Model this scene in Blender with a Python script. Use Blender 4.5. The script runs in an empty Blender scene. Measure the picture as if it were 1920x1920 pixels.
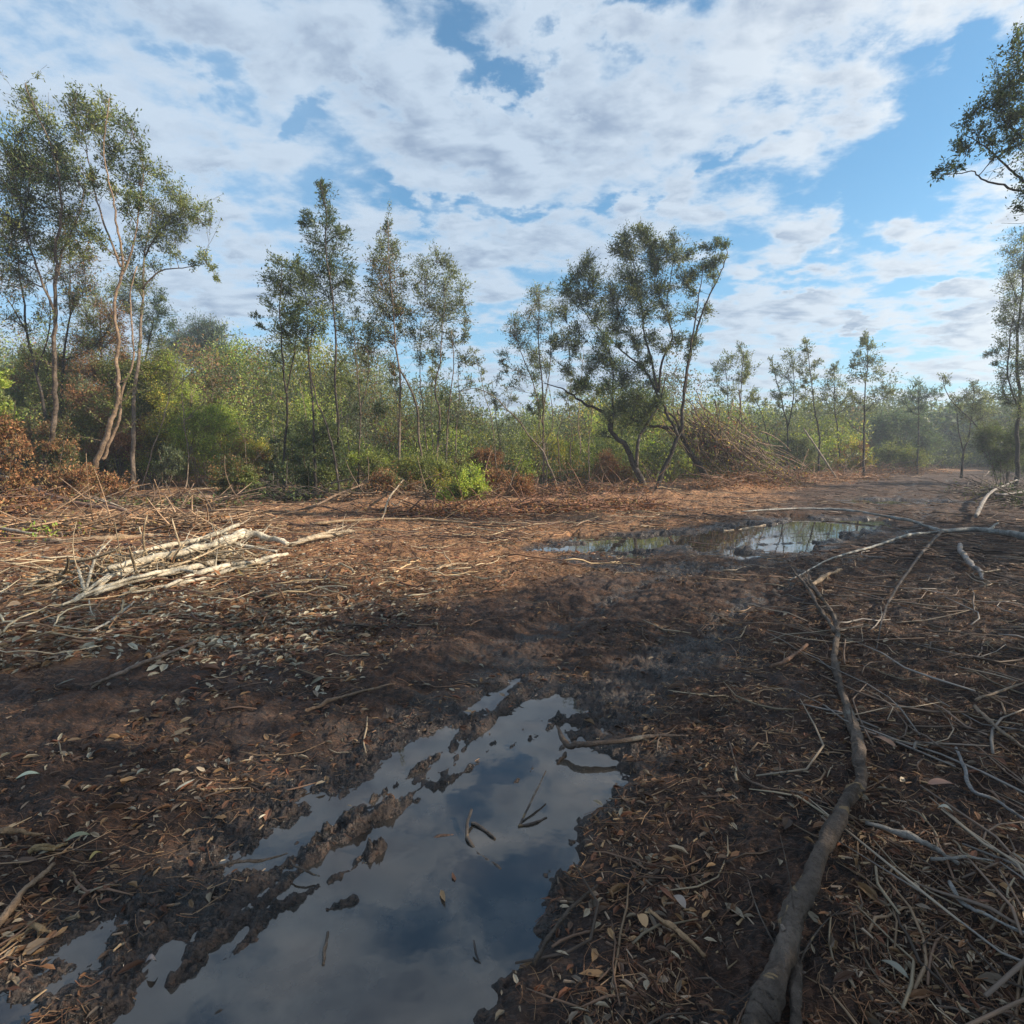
import bpy, math
import numpy as np
from math import radians as RAD

rng = np.random.default_rng(11)
SC = bpy.context.scene
COL = SC.collection

# ------------------------------------------------------------------ camera
F = 1040.0            # focal length in pixels of the 1920 px photograph
PITCH = RAD(6.6)
CAMZ = 1.6
cam = bpy.data.cameras.new("camera")
cam.sensor_width = 36.0
cam.lens = F / 1920 * 36.0
cam.clip_start = 0.05
cam.clip_end = 3000
camo = bpy.data.objects.new("camera", cam)
camo.location = (0, 0, CAMZ)
camo.rotation_euler = (math.pi / 2 - PITCH, 0, 0)
COL.objects.link(camo)
SC.camera = camo

# ------------------------------------------------------------------ colour
SC.view_settings.view_transform = 'Standard'
SC.view_settings.look = 'None'
SC.view_settings.exposure = 0.84
SC.view_settings.gamma = 1.0
SC.cycles.use_denoising = True
SC.cycles.denoising_input_passes = 'RGB_ALBEDO_NORMAL'
SC.cycles.denoising_prefilter = 'ACCURATE'
SC.cycles.max_bounces = 6
SC.cycles.transparent_max_bounces = 8
SC.cycles.volume_bounces = 0
SC.cycles.caustics_reflective = False
SC.cycles.caustics_refractive = False

SUN_AZ = RAD(97)     # clockwise from +Y (view direction) toward +X
SUN_EL = RAD(28)
sundir = np.array([math.sin(SUN_AZ) * math.cos(SUN_EL), math.cos(SUN_AZ) * math.cos(SUN_EL), math.sin(SUN_EL)])


def ray(px, py):
    x = (px - 960) / F
    y = -(py - 960) / F
    return np.array([x, math.cos(PITCH) + y * math.sin(PITCH), -math.sin(PITCH) + y * math.cos(PITCH)])


def G(px, py, z=0.0):
    d = ray(px, py)
    if d[2] > -0.012:
        d[2] = -0.012
    t = (z - CAMZ) / d[2]
    return np.array([d[0] * t, d[1] * t, z])


def D(px, py, Y):
    d = ray(px, py)
    t = Y / d[1]
    return np.array([d[0] * t, Y, CAMZ + d[2] * t])


# ------------------------------------------------------------------ world
def N(nt, typ, **kw):
    n = nt.nodes.new(typ)
    ins = kw.pop('ins', {})
    for k, v in kw.items():
        setattr(n, k, v)
    for k, v in ins.items():
        if hasattr(v, 'is_output') or isinstance(v, bpy.types.NodeSocket):
            nt.links.new(v, n.inputs[k])
        else:
            n.inputs[k].default_value = v
    return n


def M2(nt, op, a, b=None, c=None, clamp=False):
    n = nt.nodes.new('ShaderNodeMath')
    n.operation = op
    n.use_clamp = clamp
    for i, v in enumerate((a, b, c)):
        if v is None:
            continue
        if isinstance(v, bpy.types.NodeSocket):
            nt.links.new(v, n.inputs[i])
        else:
            n.inputs[i].default_value = v
    return n.outputs[0]


def MIXC(nt, fac, a, b, blend='MIX'):
    n = nt.nodes.new('ShaderNodeMix')
    n.data_type = 'RGBA'
    n.blend_type = blend
    for i, v in ((0, fac), (6, a), (7, b)):
        if isinstance(v, bpy.types.NodeSocket):
            nt.links.new(v, n.inputs[i])
        elif i == 0:
            n.inputs[i].default_value = v
        else:
            n.inputs[i].default_value = (*v, 1)
    return n.outputs[2]


def SSTEP(nt, v, a, b, lo=0.0, hi=1.0):
    n = nt.nodes.new('ShaderNodeMapRange')
    n.interpolation_type = 'SMOOTHSTEP'
    nt.links.new(v, n.inputs[0])
    n.inputs[1].default_value = a
    n.inputs[2].default_value = b
    n.inputs[3].default_value = lo
    n.inputs[4].default_value = hi
    return n.outputs[0]


def build_world():
    w = bpy.data.worlds.new("World")
    SC.world = w
    w.use_nodes = True
    nt = w.node_tree
    nt.nodes.clear()
    out = N(nt, 'ShaderNodeOutputWorld')
    bg = N(nt, 'ShaderNodeBackground')
    bg.inputs[1].default_value = 0.1
    nt.links.new(bg.outputs[0], out.inputs[0])
    sky = N(nt, 'ShaderNodeTexSky', sky_type='NISHITA', sun_disc=False)
    sky.sun_elevation = SUN_EL
    sky.sun_rotation = SUN_AZ
    sky.air_density = 1.0
    sky.dust_density = 0.6
    sky.ozone_density = 2.5
    tc = N(nt, 'ShaderNodeTexCoord')
    sep = N(nt, 'ShaderNodeSeparateXYZ', ins={0: tc.outputs['Generated']})
    X, Y, Z = sep.outputs
    az = M2(nt, 'ARCTAN2', X, Y)
    el = M2(nt, 'ARCSINE', Z)
    # plane coordinates: the cloud deck overhead
    zz = M2(nt, 'ADD', M2(nt, 'MAXIMUM', Z, 0.0), 0.16)
    qx = M2(nt, 'DIVIDE', X, zz)
    qy = M2(nt, 'DIVIDE', Y, zz)
    q = N(nt, 'ShaderNodeCombineXYZ', ins={0: qx, 1: qy, 2: 0.0}).outputs[0]
    ae = N(nt, 'ShaderNodeCombineXYZ', ins={0: az, 1: el, 2: 0.0}).outputs[0]

    def fbm(vec, scale, detail, rough, dist=0.0, loc=(0, 0, 0), lac=2.0, rot=0.0, sc=(1, 1, 1)):
        mp = N(nt, 'ShaderNodeMapping', ins={0: vec, 1: loc, 2: (0, 0, rot), 3: sc})
        n = N(nt, 'ShaderNodeTexNoise', noise_dimensions='2D',
              ins={'Vector': mp.outputs[0], 'Scale': scale, 'Detail': detail, 'Roughness': rough, 'Lacunarity': lac, 'Distortion': dist})
        return n.outputs[0]

    def blob(px, py, rx, ry, rot=0.0, mirror=False):
        """soft spot in azimuth / elevation, 1 at its middle, 0 outside"""
        d = ray(px, py)
        if mirror: d = d * [1, 1, -1]
        a = math.atan2(d[0], d[1])
        e = math.atan2(d[2], math.hypot(d[0], d[1]))
        k = 1.0 / (1 + ((px - 960) / F) ** 2 + ((py - 960) / F) ** 2) ** 0.5
        sx = rx / F * k * k * 1.15
        sy = ry / F * k
        mp = N(nt, 'ShaderNodeMapping', vector_type='TEXTURE',
               ins={0: wae, 1: (a, e, 0), 2: (0, 0, rot), 3: (sx, sy, 1)})
        g = N(nt, 'ShaderNodeTexGradient', gradient_type='SPHERICAL', ins={0: mp.outputs[0]})
        return SSTEP(nt, g.outputs[1], 0.0, 0.85)

    # warp the spots so that their outlines are ragged
    wn = N(nt, 'ShaderNodeTexNoise', noise_dimensions='2D', ins={'Vector': q, 'Scale': 2.0, 'Detail': 7.0, 'Roughness': 0.6})
    ws = N(nt, 'ShaderNodeVectorMath', operation='SUBTRACT', ins={0: wn.outputs['Color'], 1: (0.5, 0.5, 0.5)})
    ws2 = N(nt, 'ShaderNodeVectorMath', operation='MULTIPLY', ins={0: ws.outputs[0], 1: (0.50, 0.26, 0.0)})
    wae = N(nt, 'ShaderNodeVectorMath', operation='ADD', ins={0: ae, 1: ws2.outputs[0]}).outputs[0]

    spots = [
        # px, py, rx, ry, rot, weight   (+ cloud, - clear)
        (260, 200, 460, 420, -0.3, 0.14), (120, 60, 300, 90, -0.5, -0.12), (420, 330, 200, 60, -0.6, -0.14), (750, 240, 380, 230, 0.1, 0.22), (1000, 300, 420, 130, 0.0, 0.20),
        (1480, 90, 330, 200, -0.2, 0.30), (1250, 220, 250, 150, 0.5, 0.18), (700, 560, 420, 130, 0.0, 0.20),
        (1030, 470, 330, 80, 0.0, 0.22), (1420, 640, 260, 120, 0.1, 0.24), (1800, 640, 220, 130, 0.0, 0.20),
        (1600, 572, 75, 42, 0.1, 0.55), (1610, 640, 120, 40, 0, -0.15), (1230, 350, 110, 45, 0.1, 0.22), (1470, 455, 60, 30, 0.0, 0.24), (1800, 455, 160, 50, 0.2, 0.20),
        (1520, 510, 90, 32, 0.0, 0.24), (1560, 385, 190, 34, 0.25, 0.18), (1800, 20, 150, 60, 0.0, 0.24), (1000, 720, 260, 90, 0.0, 0.22),
        (1090, 60, 110, 60, 0.5, 0.16), (300, 480, 350, 200, 0, 0.12), (400, 620, 260, 90, 0, 0.05),
        (360, 125, 110, 70, -0.5, -0.34), (540, 250, 70, 34, 0.7, -0.26), (690, 20, 130, 80, 0.2, -0.16), (940, 40, 190, 50, -0.6, -0.28), (1010, 110, 220, 26, 0.5, -0.24), (860, 130, 150, 24, -0.7, -0.18), (640, 60, 160, 30, -0.5, -0.18), (1350, 300, 120, 24, 0.3, -0.2), (1130, 15, 150, 50, 0.0, -0.34), (1080, 140, 90, 40, -0.3, -0.2),
        (880, 388, 200, 30, 0.0, -0.34), (1090, 372, 120, 24, 0.0, -0.28), (700, 650, 190, 45, 0.0, -0.30), (960, 620, 140, 40, 0, -0.22),
        (1690, 320, 260, 170, 0.0, -0.44), (1880, 180, 150, 180, 0.0, -0.44), (1450, 330, 130, 110, 0.0, -0.16), (1780, 540, 100, 40, 0, -0.25), (1380, 520, 70, 50, 0, -0.2),
        (1310, 560, 120, 40, 0, -0.12),
    ]
    up = [  # overhead, what the near puddle mirrors: pixel of the puddle, radii, weight
        (600, 1760, 420, 300, 0.30), (1000, 1480, 320, 160, 0.30), (800, 1880, 300, 150, 0.15), (935, 1680, 130, 120, -0.36), (1000, 1580, 90, 50, -0.12), (700, 1500, 300, 150, 0.15)]
    acc = None
    for (px, py, rx, ry, rot, wt) in spots:
        v = M2(nt, 'MULTIPLY', blob(px, py, rx, ry, rot), wt)
        acc = v if acc is None else M2(nt, 'ADD', acc, v)
    for (px, py, rx, ry, wt) in up:
        acc = M2(nt, 'ADD', acc, M2(nt, 'MULTIPLY', blob(px, py, rx, ry, 0.0, True), wt))
    # fbm cloud field and the same field stepped toward the sun
    off = (sundir[0] * 0.16, sundir[1] * 0.16, 0)
    n1 = fbm(q, 1.5, 9.0, 0.56, 0.25, loc=(3.1, 1.7, 0), sc=(1.0, 1.25, 1))
    n1s = fbm(q, 3.4, 5.0, 0.55, 0.12, loc=(1.3 + off[0] * .5, 9.1 + off[1] * .5, 0), rot=0.5, sc=(1.0, 1.5, 1))
    n1b = fbm(q, 3.4, 5.0, 0.55, 0.12, loc=(1.3, 9.1, 0), rot=0.5, sc=(1.0, 1.5, 1))
    n2 = fbm(q, 7.5, 7.0, 0.6, 0.1, loc=(7.7, 2.2, 0))
    n3 = fbm(q, 3.4, 9.0, 0.60, 0.12, loc=(1.3, 9.1, 0), rot=0.5, sc=(1.0, 1.5, 1))
    d = M2(nt, 'ADD', M2(nt, 'MULTIPLY', n1, 0.75), M2(nt, 'ADD', M2(nt, 'MULTIPLY', n2, 0.66), M2(nt, 'MULTIPLY', n3, 1.35)))
    d = M2(nt, 'ADD', M2(nt, 'ADD', d, -1.335), acc)
    mask = SSTEP(nt, d, -0.17, 0.27)
    thick = SSTEP(nt, d, 0.06, 0.42)
    lit = M2(nt, 'MULTIPLY_ADD', M2(nt, 'SUBTRACT', n1b, n1s), 3.6, 0.60, clamp=True)
    # toward the sun the thin cloud scatters more light
    dt = N(nt, 'ShaderNodeVectorMath', operation='DOT_PRODUCT', ins={0: tc.outputs['Generated'], 1: tuple(sundir)}).outputs['Value']
    glow = SSTEP(nt, dt, 0.1, 0.98)
    white = MIXC(nt, glow, (3.6, 4.25, 5.0), (6.4, 6.4, 6.2))
    grey = MIXC(nt, glow, (1.9, 2.45, 3.3), (2.5, 3.0, 3.8))
    shade = M2(nt, 'MULTIPLY', thick, M2(nt, 'SUBTRACT', 1.12, lit), clamp=True)
    cloud = MIXC(nt, shade, white, grey)
    skyc = MIXC(nt, 1.0, sky.outputs[0], (0.66, 1.04, 1.08), 'MULTIPLY')
    # thin milky veil over the blue, thicker on the left and low down
    veil = M2(nt, 'ADD', M2(nt, 'MULTIPLY', blob(250, 350, 800, 620, 0), 0.46), SSTEP(nt, Z, 0.42, 0.0, 0.06, 0.5))
    skyc = MIXC(nt, veil, skyc, (2.5, 3.75, 5.2))
    colr = MIXC(nt, M2(nt, 'MULTIPLY', mask, 0.93), skyc, cloud)
    nt.links.new(colr, bg.inputs[0])
    w.cycles.sampling_method = 'MANUAL'
    w.cycles.sample_map_resolution = 512


build_world()
sl = bpy.data.lights.new("sun", 'SUN')
sl.energy = 5.0
sl.angle = RAD(0.55)
sl.color = (1.0, 0.87, 0.68)
so = bpy.data.objects.new("sun", sl)
so.rotation_euler = (math.pi / 2 - SUN_EL, 0, math.pi - SUN_AZ)
so.location = (30, 10, 30)
COL.objects.link(so)


# ------------------------------------------------------------------ helpers
def _hash(ix, iy, seed):
    h = (ix.astype(np.int64) * 374761393 + iy.astype(np.int64) * 668265263 + seed * 974634777) & 0xFFFFFFFF
    h = ((h ^ (h >> 13)) * 1274126177) & 0xFFFFFFFF
    h = h ^ (h >> 16)
    return (h & 0xFFFFFF) / float(0xFFFFFF)


def vnoise(x, y, seed=0):
    ix = np.floor(x); iy = np.floor(y)
    fx = x - ix; fy = y - iy
    fx = fx * fx * (3 - 2 * fx); fy = fy * fy * (3 - 2 * fy)
    ix = ix.astype(np.int64); iy = iy.astype(np.int64)
    a = _hash(ix, iy, seed); b = _hash(ix + 1, iy, seed)
    c = _hash(ix, iy + 1, seed); d = _hash(ix + 1, iy + 1, seed)
    return (a + (b - a) * fx + (c - a) * fy + (a - b - c + d) * fx * fy) - 0.5


def fbm(x, y, oct=4, seed=0, gain=0.5):
    s = 0; a = 1.0
    for i in range(oct):
        s = s + a * vnoise(x, y, seed + i)
        x = x * 2.03 + 11.3; y = y * 2.03 + 5.7
        a *= gain
    return s


def sstep(a, b, v):
    t = np.clip((v - a) / (b - a), 0, 1)
    return t * t * (3 - 2 * t)


def seg_dist(x, y, pts):
    """distance to a polyline"""
    best = np.full(x.shape, 1e9)
    for (ax, ay), (bx, by) in zip(pts[:-1], pts[1:]):
        dx, dy = bx - ax, by - ay
        t = np.clip(((x - ax) * dx + (y - ay) * dy) / (dx * dx + dy * dy + 1e-12), 0, 1)
        best = np.minimum(best, np.hypot(x - ax - t * dx, y - ay - t * dy))
    return best


def sdf(x, y, poly):
    """signed distance, negative inside"""
    d = seg_dist(x, y, poly + [poly[0]])
    ins = np.zeros(x.shape, bool)
    n = len(poly)
    for i in range(n):
        ax, ay = poly[i]; bx, by = poly[(i + 1) % n]
        c = ((ay > y) != (by > y)) & (x < (bx - ax) * (y - ay) / (by - ay + 1e-12) + ax)
        ins ^= c
    return np.where(ins, -d, d)


def gp(pts):
    return [tuple(G(*p)[:2]) for p in pts]


POOLS = [  # outlines of the standing water
    gp([(160, 1990), (290, 1840), (300, 1780), (400, 1770), (470, 1705), (540, 1640), (620, 1585), (700, 1525), (790, 1460), (860, 1400), (925, 1348),
        (985, 1318), (1040, 1300), (1075, 1310), (1090, 1335), (1060, 1375), (1110, 1400), (1150, 1425), (1162, 1460), (1145, 1500), (1085, 1530), (1062, 1570),
        (1082, 1605), (1050, 1650), (1010, 1700), (1000, 1770), (920, 1850), (880, 1990)]),
    gp([(975, 1272), (940, 1287), (885, 1325), (888, 1338), (925, 1322), (965, 1292)]),
    gp([(868, 1362), (800, 1386), (735, 1420), (668, 1475), (645, 1510), (690, 1512), (765, 1468), (830, 1416)]),
    gp([(648, 1512), (590, 1500), (568, 1488), (575, 1540), (510, 1580), (430, 1628), (470, 1640), (540, 1605), (640, 1545)]),
    gp([(115, 1850), (140, 1780), (180, 1755), (195, 1780), (178, 1820)]),
    gp([(-20, 1930), (0, 1885), (55, 1895), (20, 1940)]),
    gp([(1010, 1032), (1100, 1008), (1250, 998), (1400, 984), (1500, 972), (1650, 974), (1670, 986), (1600, 1006), (1560, 1022), (1500, 1042),
        (1440, 1034), (1395, 1050), (1335, 1046), (1270, 1032), (1200, 1044), (1140, 1040), (1070, 1034)]),
    gp([(1062, 1052), (1090, 1046), (1118, 1052), (1095, 1062)]),
    gp([(1560, 942), (1620, 937), (1700, 938), (1795, 943), (1700, 947), (1600, 946)]),
]
WETS = [gp([(1050, 1270), (1200, 1230), (1300, 1180), (1400, 1190), (1440, 1260), (1300, 1310), (1200, 1400), (1080, 1400), (1020, 1330)]),
        gp([(0, 1850), (150, 1700), (400, 1520), (650, 1380), (850, 1320), (960, 1260), (1000, 1300), (800, 1500), (500, 1750), (250, 1990), (0, 1990)]),
        gp([(1100, 1060), (1400, 1060), (1560, 1030), (1500, 1060), (1300, 1090), (1120, 1085)])]
RIDGES = [  # mud ridges pushed up between the tracks: points, height, half width
    (gp([(360, 1790), (480, 1705), (600, 1600), (700, 1530), (830, 1455), (890, 1380), (975, 1300)]), 0.045, 0.028),
    (gp([(520, 1698), (570, 1680), (640, 1640), (715, 1592)]), 0.052, 0.024),
    (gp([(672, 1552), (770, 1511), (815, 1477), (879, 1444), (916, 1406)]), 0.055, 0.026),
    (gp([(950, 1474), (1002, 1440), (1044, 1410), (1075, 1385)]), 0.052, 0.020),
    (gp([(612, 1706), (636, 1699), (662, 1688)]), 0.05, 0.018),
    (gp([(560, 1600), (640, 1548), (700, 1500), (770, 1455), (850, 1395)]), 0.05, 0.012),
    (gp([(700, 1600), (760, 1560), (800, 1535)]), 0.043, 0.010),
    (gp([(900, 1440), (960, 1400), (1010, 1372)]), 0.043, 0.011),
    (gp([(870, 1510), (905, 1492), (925, 1478)]), 0.043, 0.010),
    (gp([(1000, 1385), (1050, 1350), (1085, 1320)]), 0.045, 0.016),
    (gp([(980, 1362), (930, 1392), (900, 1405)]), 0.046, 0.018),
    (gp([(1010, 1350), (1090, 1350)]), 0.044, 0.02),
    (gp([(1040, 1455), (1020, 1447)]), 0.046, 0.02),
    (gp([(1030, 1640), (1050, 1680), (1010, 1690)]), 0.05, 0.03),
    (gp([(430, 1800), (470, 1760), (490, 1720)]), 0.06, 0.035),
    (gp([(330, 1840), (380, 1800)]), 0.05, 0.02),
    (gp([(1180, 1035), (1300, 1040), (1420, 1022), (1500, 1018)]), 0.05, 0.07),
    (gp([(1380, 1012), (1470, 1005)]), 0.05, 0.05),
    (gp([(1330, 1022), (1400, 1032)]), 0.05, 0.06),
    (gp([(1540, 1002), (1610, 996)]), 0.05, 0.05),
    (gp([(1560, 1018), (1650, 985)]), 0.05, 0.06),
    (gp([(1240, 1012), (1290, 1010)]), 0.03, 0.09),
]
WINDROW = gp([(700, 965), (850, 958), (1000, 950), (1150, 948), (1300, 932), (1450, 915), (1560, 903)])
HEAP_L = gp([(-150, 1010), (0, 1000), (90, 985), (250, 985)])


TRACK = gp([(700, 1560), (985, 1300), (1180, 1190), (1330, 1110), (1470, 1060), (1600, 1015), (1690, 960), (1730, 925), (1755, 900)])


def poolfield(x, y):
    """about +1 in the middle of water, 0 at its edge, negative on land"""
    best = np.full(x.shape, -9.0)
    for p in POOLS:
        P = np.array(p)
        cx0, cy0 = P.min(0) - 1.2; cx1, cy1 = P.max(0) + 1.2
        m = (x > cx0) & (x < cx1) & (y > cy0) & (y < cy1)
        if m.any():
            best[m] = np.maximum(best[m], -sdf(x[m], y[m], p))
    return best


def wetfield(x, y):
    best = np.full(x.shape, -9.0)
    for p in WETS:
        P = np.array(p)
        cx0, cy0 = P.min(0) - 1; cx1, cy1 = P.max(0) + 1
        m = (x > cx0) & (x < cx1) & (y > cy0) & (y < cy1)
        if m.any():
            best[m] = np.maximum(best[m], -sdf(x[m], y[m], p))
    return best


TR = G(975, 1272)[:2] - G(300, 1800)[:2]
TR = TR / np.linalg.norm(TR)          # direction of the vehicle tracks


def height(x, y, want_wet=False):
    x = np.asarray(x, float); y = np.asarray(y, float)
    r = np.hypot(x, y)
    u = x * TR[0] + y * TR[1]; v = -x * TR[1] + y * TR[0]
    h = 0.058 + 0.08 * fbm(x * 0.22, y * 0.22, 3, 3) * sstep(3, 12, r)
    near = 1 - sstep(25, 60, r)
    h += near * (0.050 * fbm(x * 1.3, y * 1.3, 3, 20) + 0.040 * fbm(u * 1.2, v * 4.5, 3, 31))
    h += near * 0.040 * fbm(x * 9, y * 9, 4, 40, 0.65)
    fine = 1 - sstep(8, 20, r)
    h += fine * 0.016 * np.abs(fbm(x * 34, y * 34, 2, 50)) * 2
    # lug marks of the tyres, across the tracks
    h += near * 0.014 * np.sin(u * 26 + 3 * fbm(x * 2, y * 2, 2, 61)) * sstep(0.05, 0.3, fbm(v * 1.1, u * 0.12, 2, 66))
    h = np.maximum(h, 0.012 + 0.02 * np.abs(fbm(x * 5, y * 5, 2, 70)))
    # two ruts along the way the machines took
    td = seg_dist(x, y, TRACK) + 0.10 * fbm(x * 0.8, y * 0.8, 2, 160)
    rut = np.exp(-((td - 0.55) / 0.17) ** 2) * near * sstep(1.8, 3.2, r)
    h = h - rut * 0.030 * (1 + 0.5 * np.sin((y * 1.0 + x * 0.4) * 30)) + 0.022 * np.exp(-((td - 0.83) / 0.10) ** 2) * near * sstep(1.8, 3.2, r)
    h = np.maximum(h, 0.010)
    # the bank on the left rises a little under the cut wood
    h += 0.10 * sstep(-1.5, -6.0, x) * sstep(3, 7, y)
    h += 0.25 * sstep(14, 26, y) * sstep(2, -6, x)
    d = seg_dist(x, y, WINDROW)
    h += 0.24 * np.exp(-(d / 0.9) ** 2) * (0.7 + 0.9 * fbm(x * 1.1, y * 1.1, 3, 80, 0.5))
    d = seg_dist(x, y, HEAP_L)
    h += 0.22 * np.exp(-(d / 0.8) ** 2)
    d = np.hypot(x - G(735, 1045)[0], y - G(735, 1045)[1])
    h += 0.14 * np.exp(-(d / 0.28) ** 2)
    pf = poolfield(x, y)
    jag = 0.03 + (0.75 * fbm(x * 1.7, y * 2.6, 5, 90, 0.65) - 0.04) * sstep(3.5, 7, r) + 0.075 * fbm(x * 10, y * 10, 4, 95, 0.65)
    k = sstep(-0.06, 0.06, pf + jag)
    lo = -0.035 + 0.02 * fbm(x * 5, y * 5, 3, 99)
    h = h * (1 - k) + lo * k
    # low wet margin round the pools
    m = sstep(-0.6, -0.02, pf)
    h = np.where(k < 1, h * (1 - 0.45 * m * (1 - k)), h)
    wf = wetfield(x, y)
    wk = sstep(-0.15, 0.25, wf + 0.3 * fbm(x * 4, y * 4, 3, 120))
    h = h * (1 - 0.5 * wk) + near * wk * 0.045 * np.maximum(fbm(x * 17, y * 17, 5, 125, 0.75), -0.2) * (1 - k)
    for pts, hh, hw in RIDGES:
        P = np.array(pts)
        mk = (x > P[:, 0].min() - 4 * hw) & (x < P[:, 0].max() + 4 * hw) & (y > P[:, 1].min() - 4 * hw) & (y < P[:, 1].max() + 4 * hw)
        if mk.any():
            dd = seg_dist(x[mk], y[mk], pts) + 0.035 * fbm(x[mk] * 14, y[mk] * 14, 3, 130)
            h[mk] = h[mk] + hh * np.exp(-(dd / hw) ** 2) * (0.80 + 0.7 * fbm(x[mk] * 13, y[mk] * 13, 5, 140, 0.7))
    if want_wet:
        wet = np.maximum(np.maximum(sstep(-0.45, 0.0, pf + 0.4 * fbm(x * 3, y * 3, 3, 150)), wk), (0.7 * rut + 0.35 * sstep(1.3, 0.2, td) * near) * sstep(-0.08, 0.10, fbm(x * 6, y * 6, 4, 165, 0.65)))
        wet = np.clip(wet, 0, 1)
        return h, wet
    return h


def H1(x, y):
    return float(height(np.array([x]), np.array([y]))[0])


class MB:
    """collects vertices, quads / tris, a colour per vertex and a material slot per face"""
    def __init__(s):
        s.v = []; s.f = []; s.c = []; s.m = []; s.n = 0

    def add(s, v, f, c=None, mat=0):
        v = np.asarray(v, float).reshape(-1, 3); f = np.asarray(f, np.int64)
        if c is None:
            c = np.full((len(v), 3), 0.5)
        c = np.asarray(c, float)
        if c.ndim == 1:
            c = np.tile(c, (len(v), 1))
        s.v.append(v); s.f.append(f + s.n); s.c.append(c); s.m.append(np.full(len(f), mat))
        s.n += len(v)

    def build(s, name, mats, parent=None, origin=(0, 0, 0), smooth=False):
        me = bpy.data.meshes.new(name)
        if s.n:
            V = np.concatenate(s.v) - np.array(origin)
            quads = [f for f in s.f if f.shape[1] == 4]; tris = [f for f in s.f if f.shape[1] == 3]
            mq = [m for f, m in zip(s.f, s.m) if f.shape[1] == 4]; mt = [m for f, m in zip(s.f, s.m) if f.shape[1] == 3]
            nq = sum(map(len, quads)); ntr = sum(map(len, tris))
            loops = np.concatenate([f.ravel() for f in quads] + [f.ravel() for f in tris])
            starts = np.concatenate([np.arange(nq) * 4, nq * 4 + np.arange(ntr) * 3])
            me.vertices.add(len(V)); me.vertices.foreach_set('co', V.astype(np.float32).ravel())
            me.loops.add(len(loops)); me.loops.foreach_set('vertex_index', loops.astype(np.int32))
            me.polygons.add(nq + ntr); me.polygons.foreach_set('loop_start', starts.astype(np.int32))
            me.polygons.foreach_set('material_index', np.concatenate(mq + mt).astype(np.int32))
            me.polygons.foreach_set('use_smooth', np.full(nq + ntr, smooth))
            at = me.attributes.new('Col', 'FLOAT_COLOR', 'POINT')
            c = np.concatenate(s.c); c = np.concatenate([c, np.ones((len(c), 1))], 1)
            at.data.foreach_set('color', c.astype(np.float32).ravel())
            me.update(calc_edges=True)
            me.validate()
        for m in (mats if isinstance(mats, (list, tuple)) else [mats]):
            me.materials.append(m)
        o = bpy.data.objects.new(name, me)
        o.location = origin if parent is None else (0, 0, 0)
        COL.objects.link(o)
        if parent is not None:
            o.parent = parent
        return o


def tubes(P, Rr, sides=5, cap=True):
    """P [n,k,3] polylines, Rr [n,k] radii -> verts, quads"""
    P = np.asarray(P, float); Rr = np.asarray(Rr, float)
    n, k, _ = P.shape
    T = np.empty_like(P)
    T[:, 1:-1] = P[:, 2:] - P[:, :-2]; T[:, 0] = P[:, 1] - P[:, 0]; T[:, -1] = P[:, -1] - P[:, -2]
    T /= np.linalg.norm(T, axis=2, keepdims=True) + 1e-9
    ref = np.zeros((n, 1, 3)); ov = P[:, -1] - P[:, 0]
    a = np.abs(ov).argmin(1); ref[np.arange(n), 0, a] = 1
    U = np.cross(T, np.broadcast_to(ref, T.shape)); U /= np.linalg.norm(U, axis=2, keepdims=True) + 1e-9
    W = np.cross(T, U)
    ang = np.arange(sides) * 2 * math.pi / sides
    V = P[:, :, None] + Rr[:, :, None, None] * (U[:, :, None] * np.cos(ang)[None, None, :, None] + W[:, :, None] * np.sin(ang)[None, None, :, None])
    idx = np.arange(n * k * sides).reshape(n, k, sides)
    a = idx[:, :-1]; b = idx[:, 1:]
    Fq = np.stack([a, np.roll(a, -1, 2), np.roll(b, -1, 2), b], -1).reshape(-1, 4)
    V = V.reshape(-1, 3)
    if cap and sides >= 4:
        # close the cut ends with fans
        e0 = idx[:, 0]; e1 = idx[:, -1]
        c0 = len(V) + np.arange(n); c1 = c0 + n
        V = np.concatenate([V, P[:, 0], P[:, -1]])
        t0 = np.stack([np.roll(e0, -1, 1), e0, np.repeat(c0[:, None], sides, 1)], -1).reshape(-1, 3)
        t1 = np.stack([e1, np.roll(e1, -1, 1), np.repeat(c1[:, None], sides, 1)], -1).reshape(-1, 3)
        return V, Fq, np.concatenate([t0, t1])
    return V, Fq, None


def add_tubes(mb, P, Rr, sides, col, mat=0, rough=0.0):
    V, Fq, T = tubes(P, Rr, sides)
    n, k, _ = np.asarray(P).shape
    if rough:
        Q = np.repeat(np.asarray(P, float).reshape(-1, 3), sides, 0)
        m_ = n * k * sides
        u_ = np.tile(np.arange(sides), n * k) * 6.283 / sides
        w_ = np.repeat(np.arange(n * k), sides)
        q_ = fbm(np.cos(u_) * 2.2 + 7 + w_ * 0.10, np.sin(u_) * 2.2 + w_ * 0.13, 4, 500, 0.6)
        V[:m_] = Q + (V[:m_] - Q) * (1 + rough * q_[:, None])
    col = np.asarray(col, float)
    if col.ndim == 2:
        c = np.repeat(col, k * sides, 0)
        if T is not None:
            c = np.concatenate([c, col, col])
    else:
        c = np.tile(col, (len(V), 1))
    off = mb.n
    mb.add(V, Fq, c, mat)
    if T is not None:
        mb.f.append(T + off); mb.m.append(np.full(len(T), mat))


def unit(a):
    return a / (np.linalg.norm(a, axis=-1, keepdims=True) + 1e-9)


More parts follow.
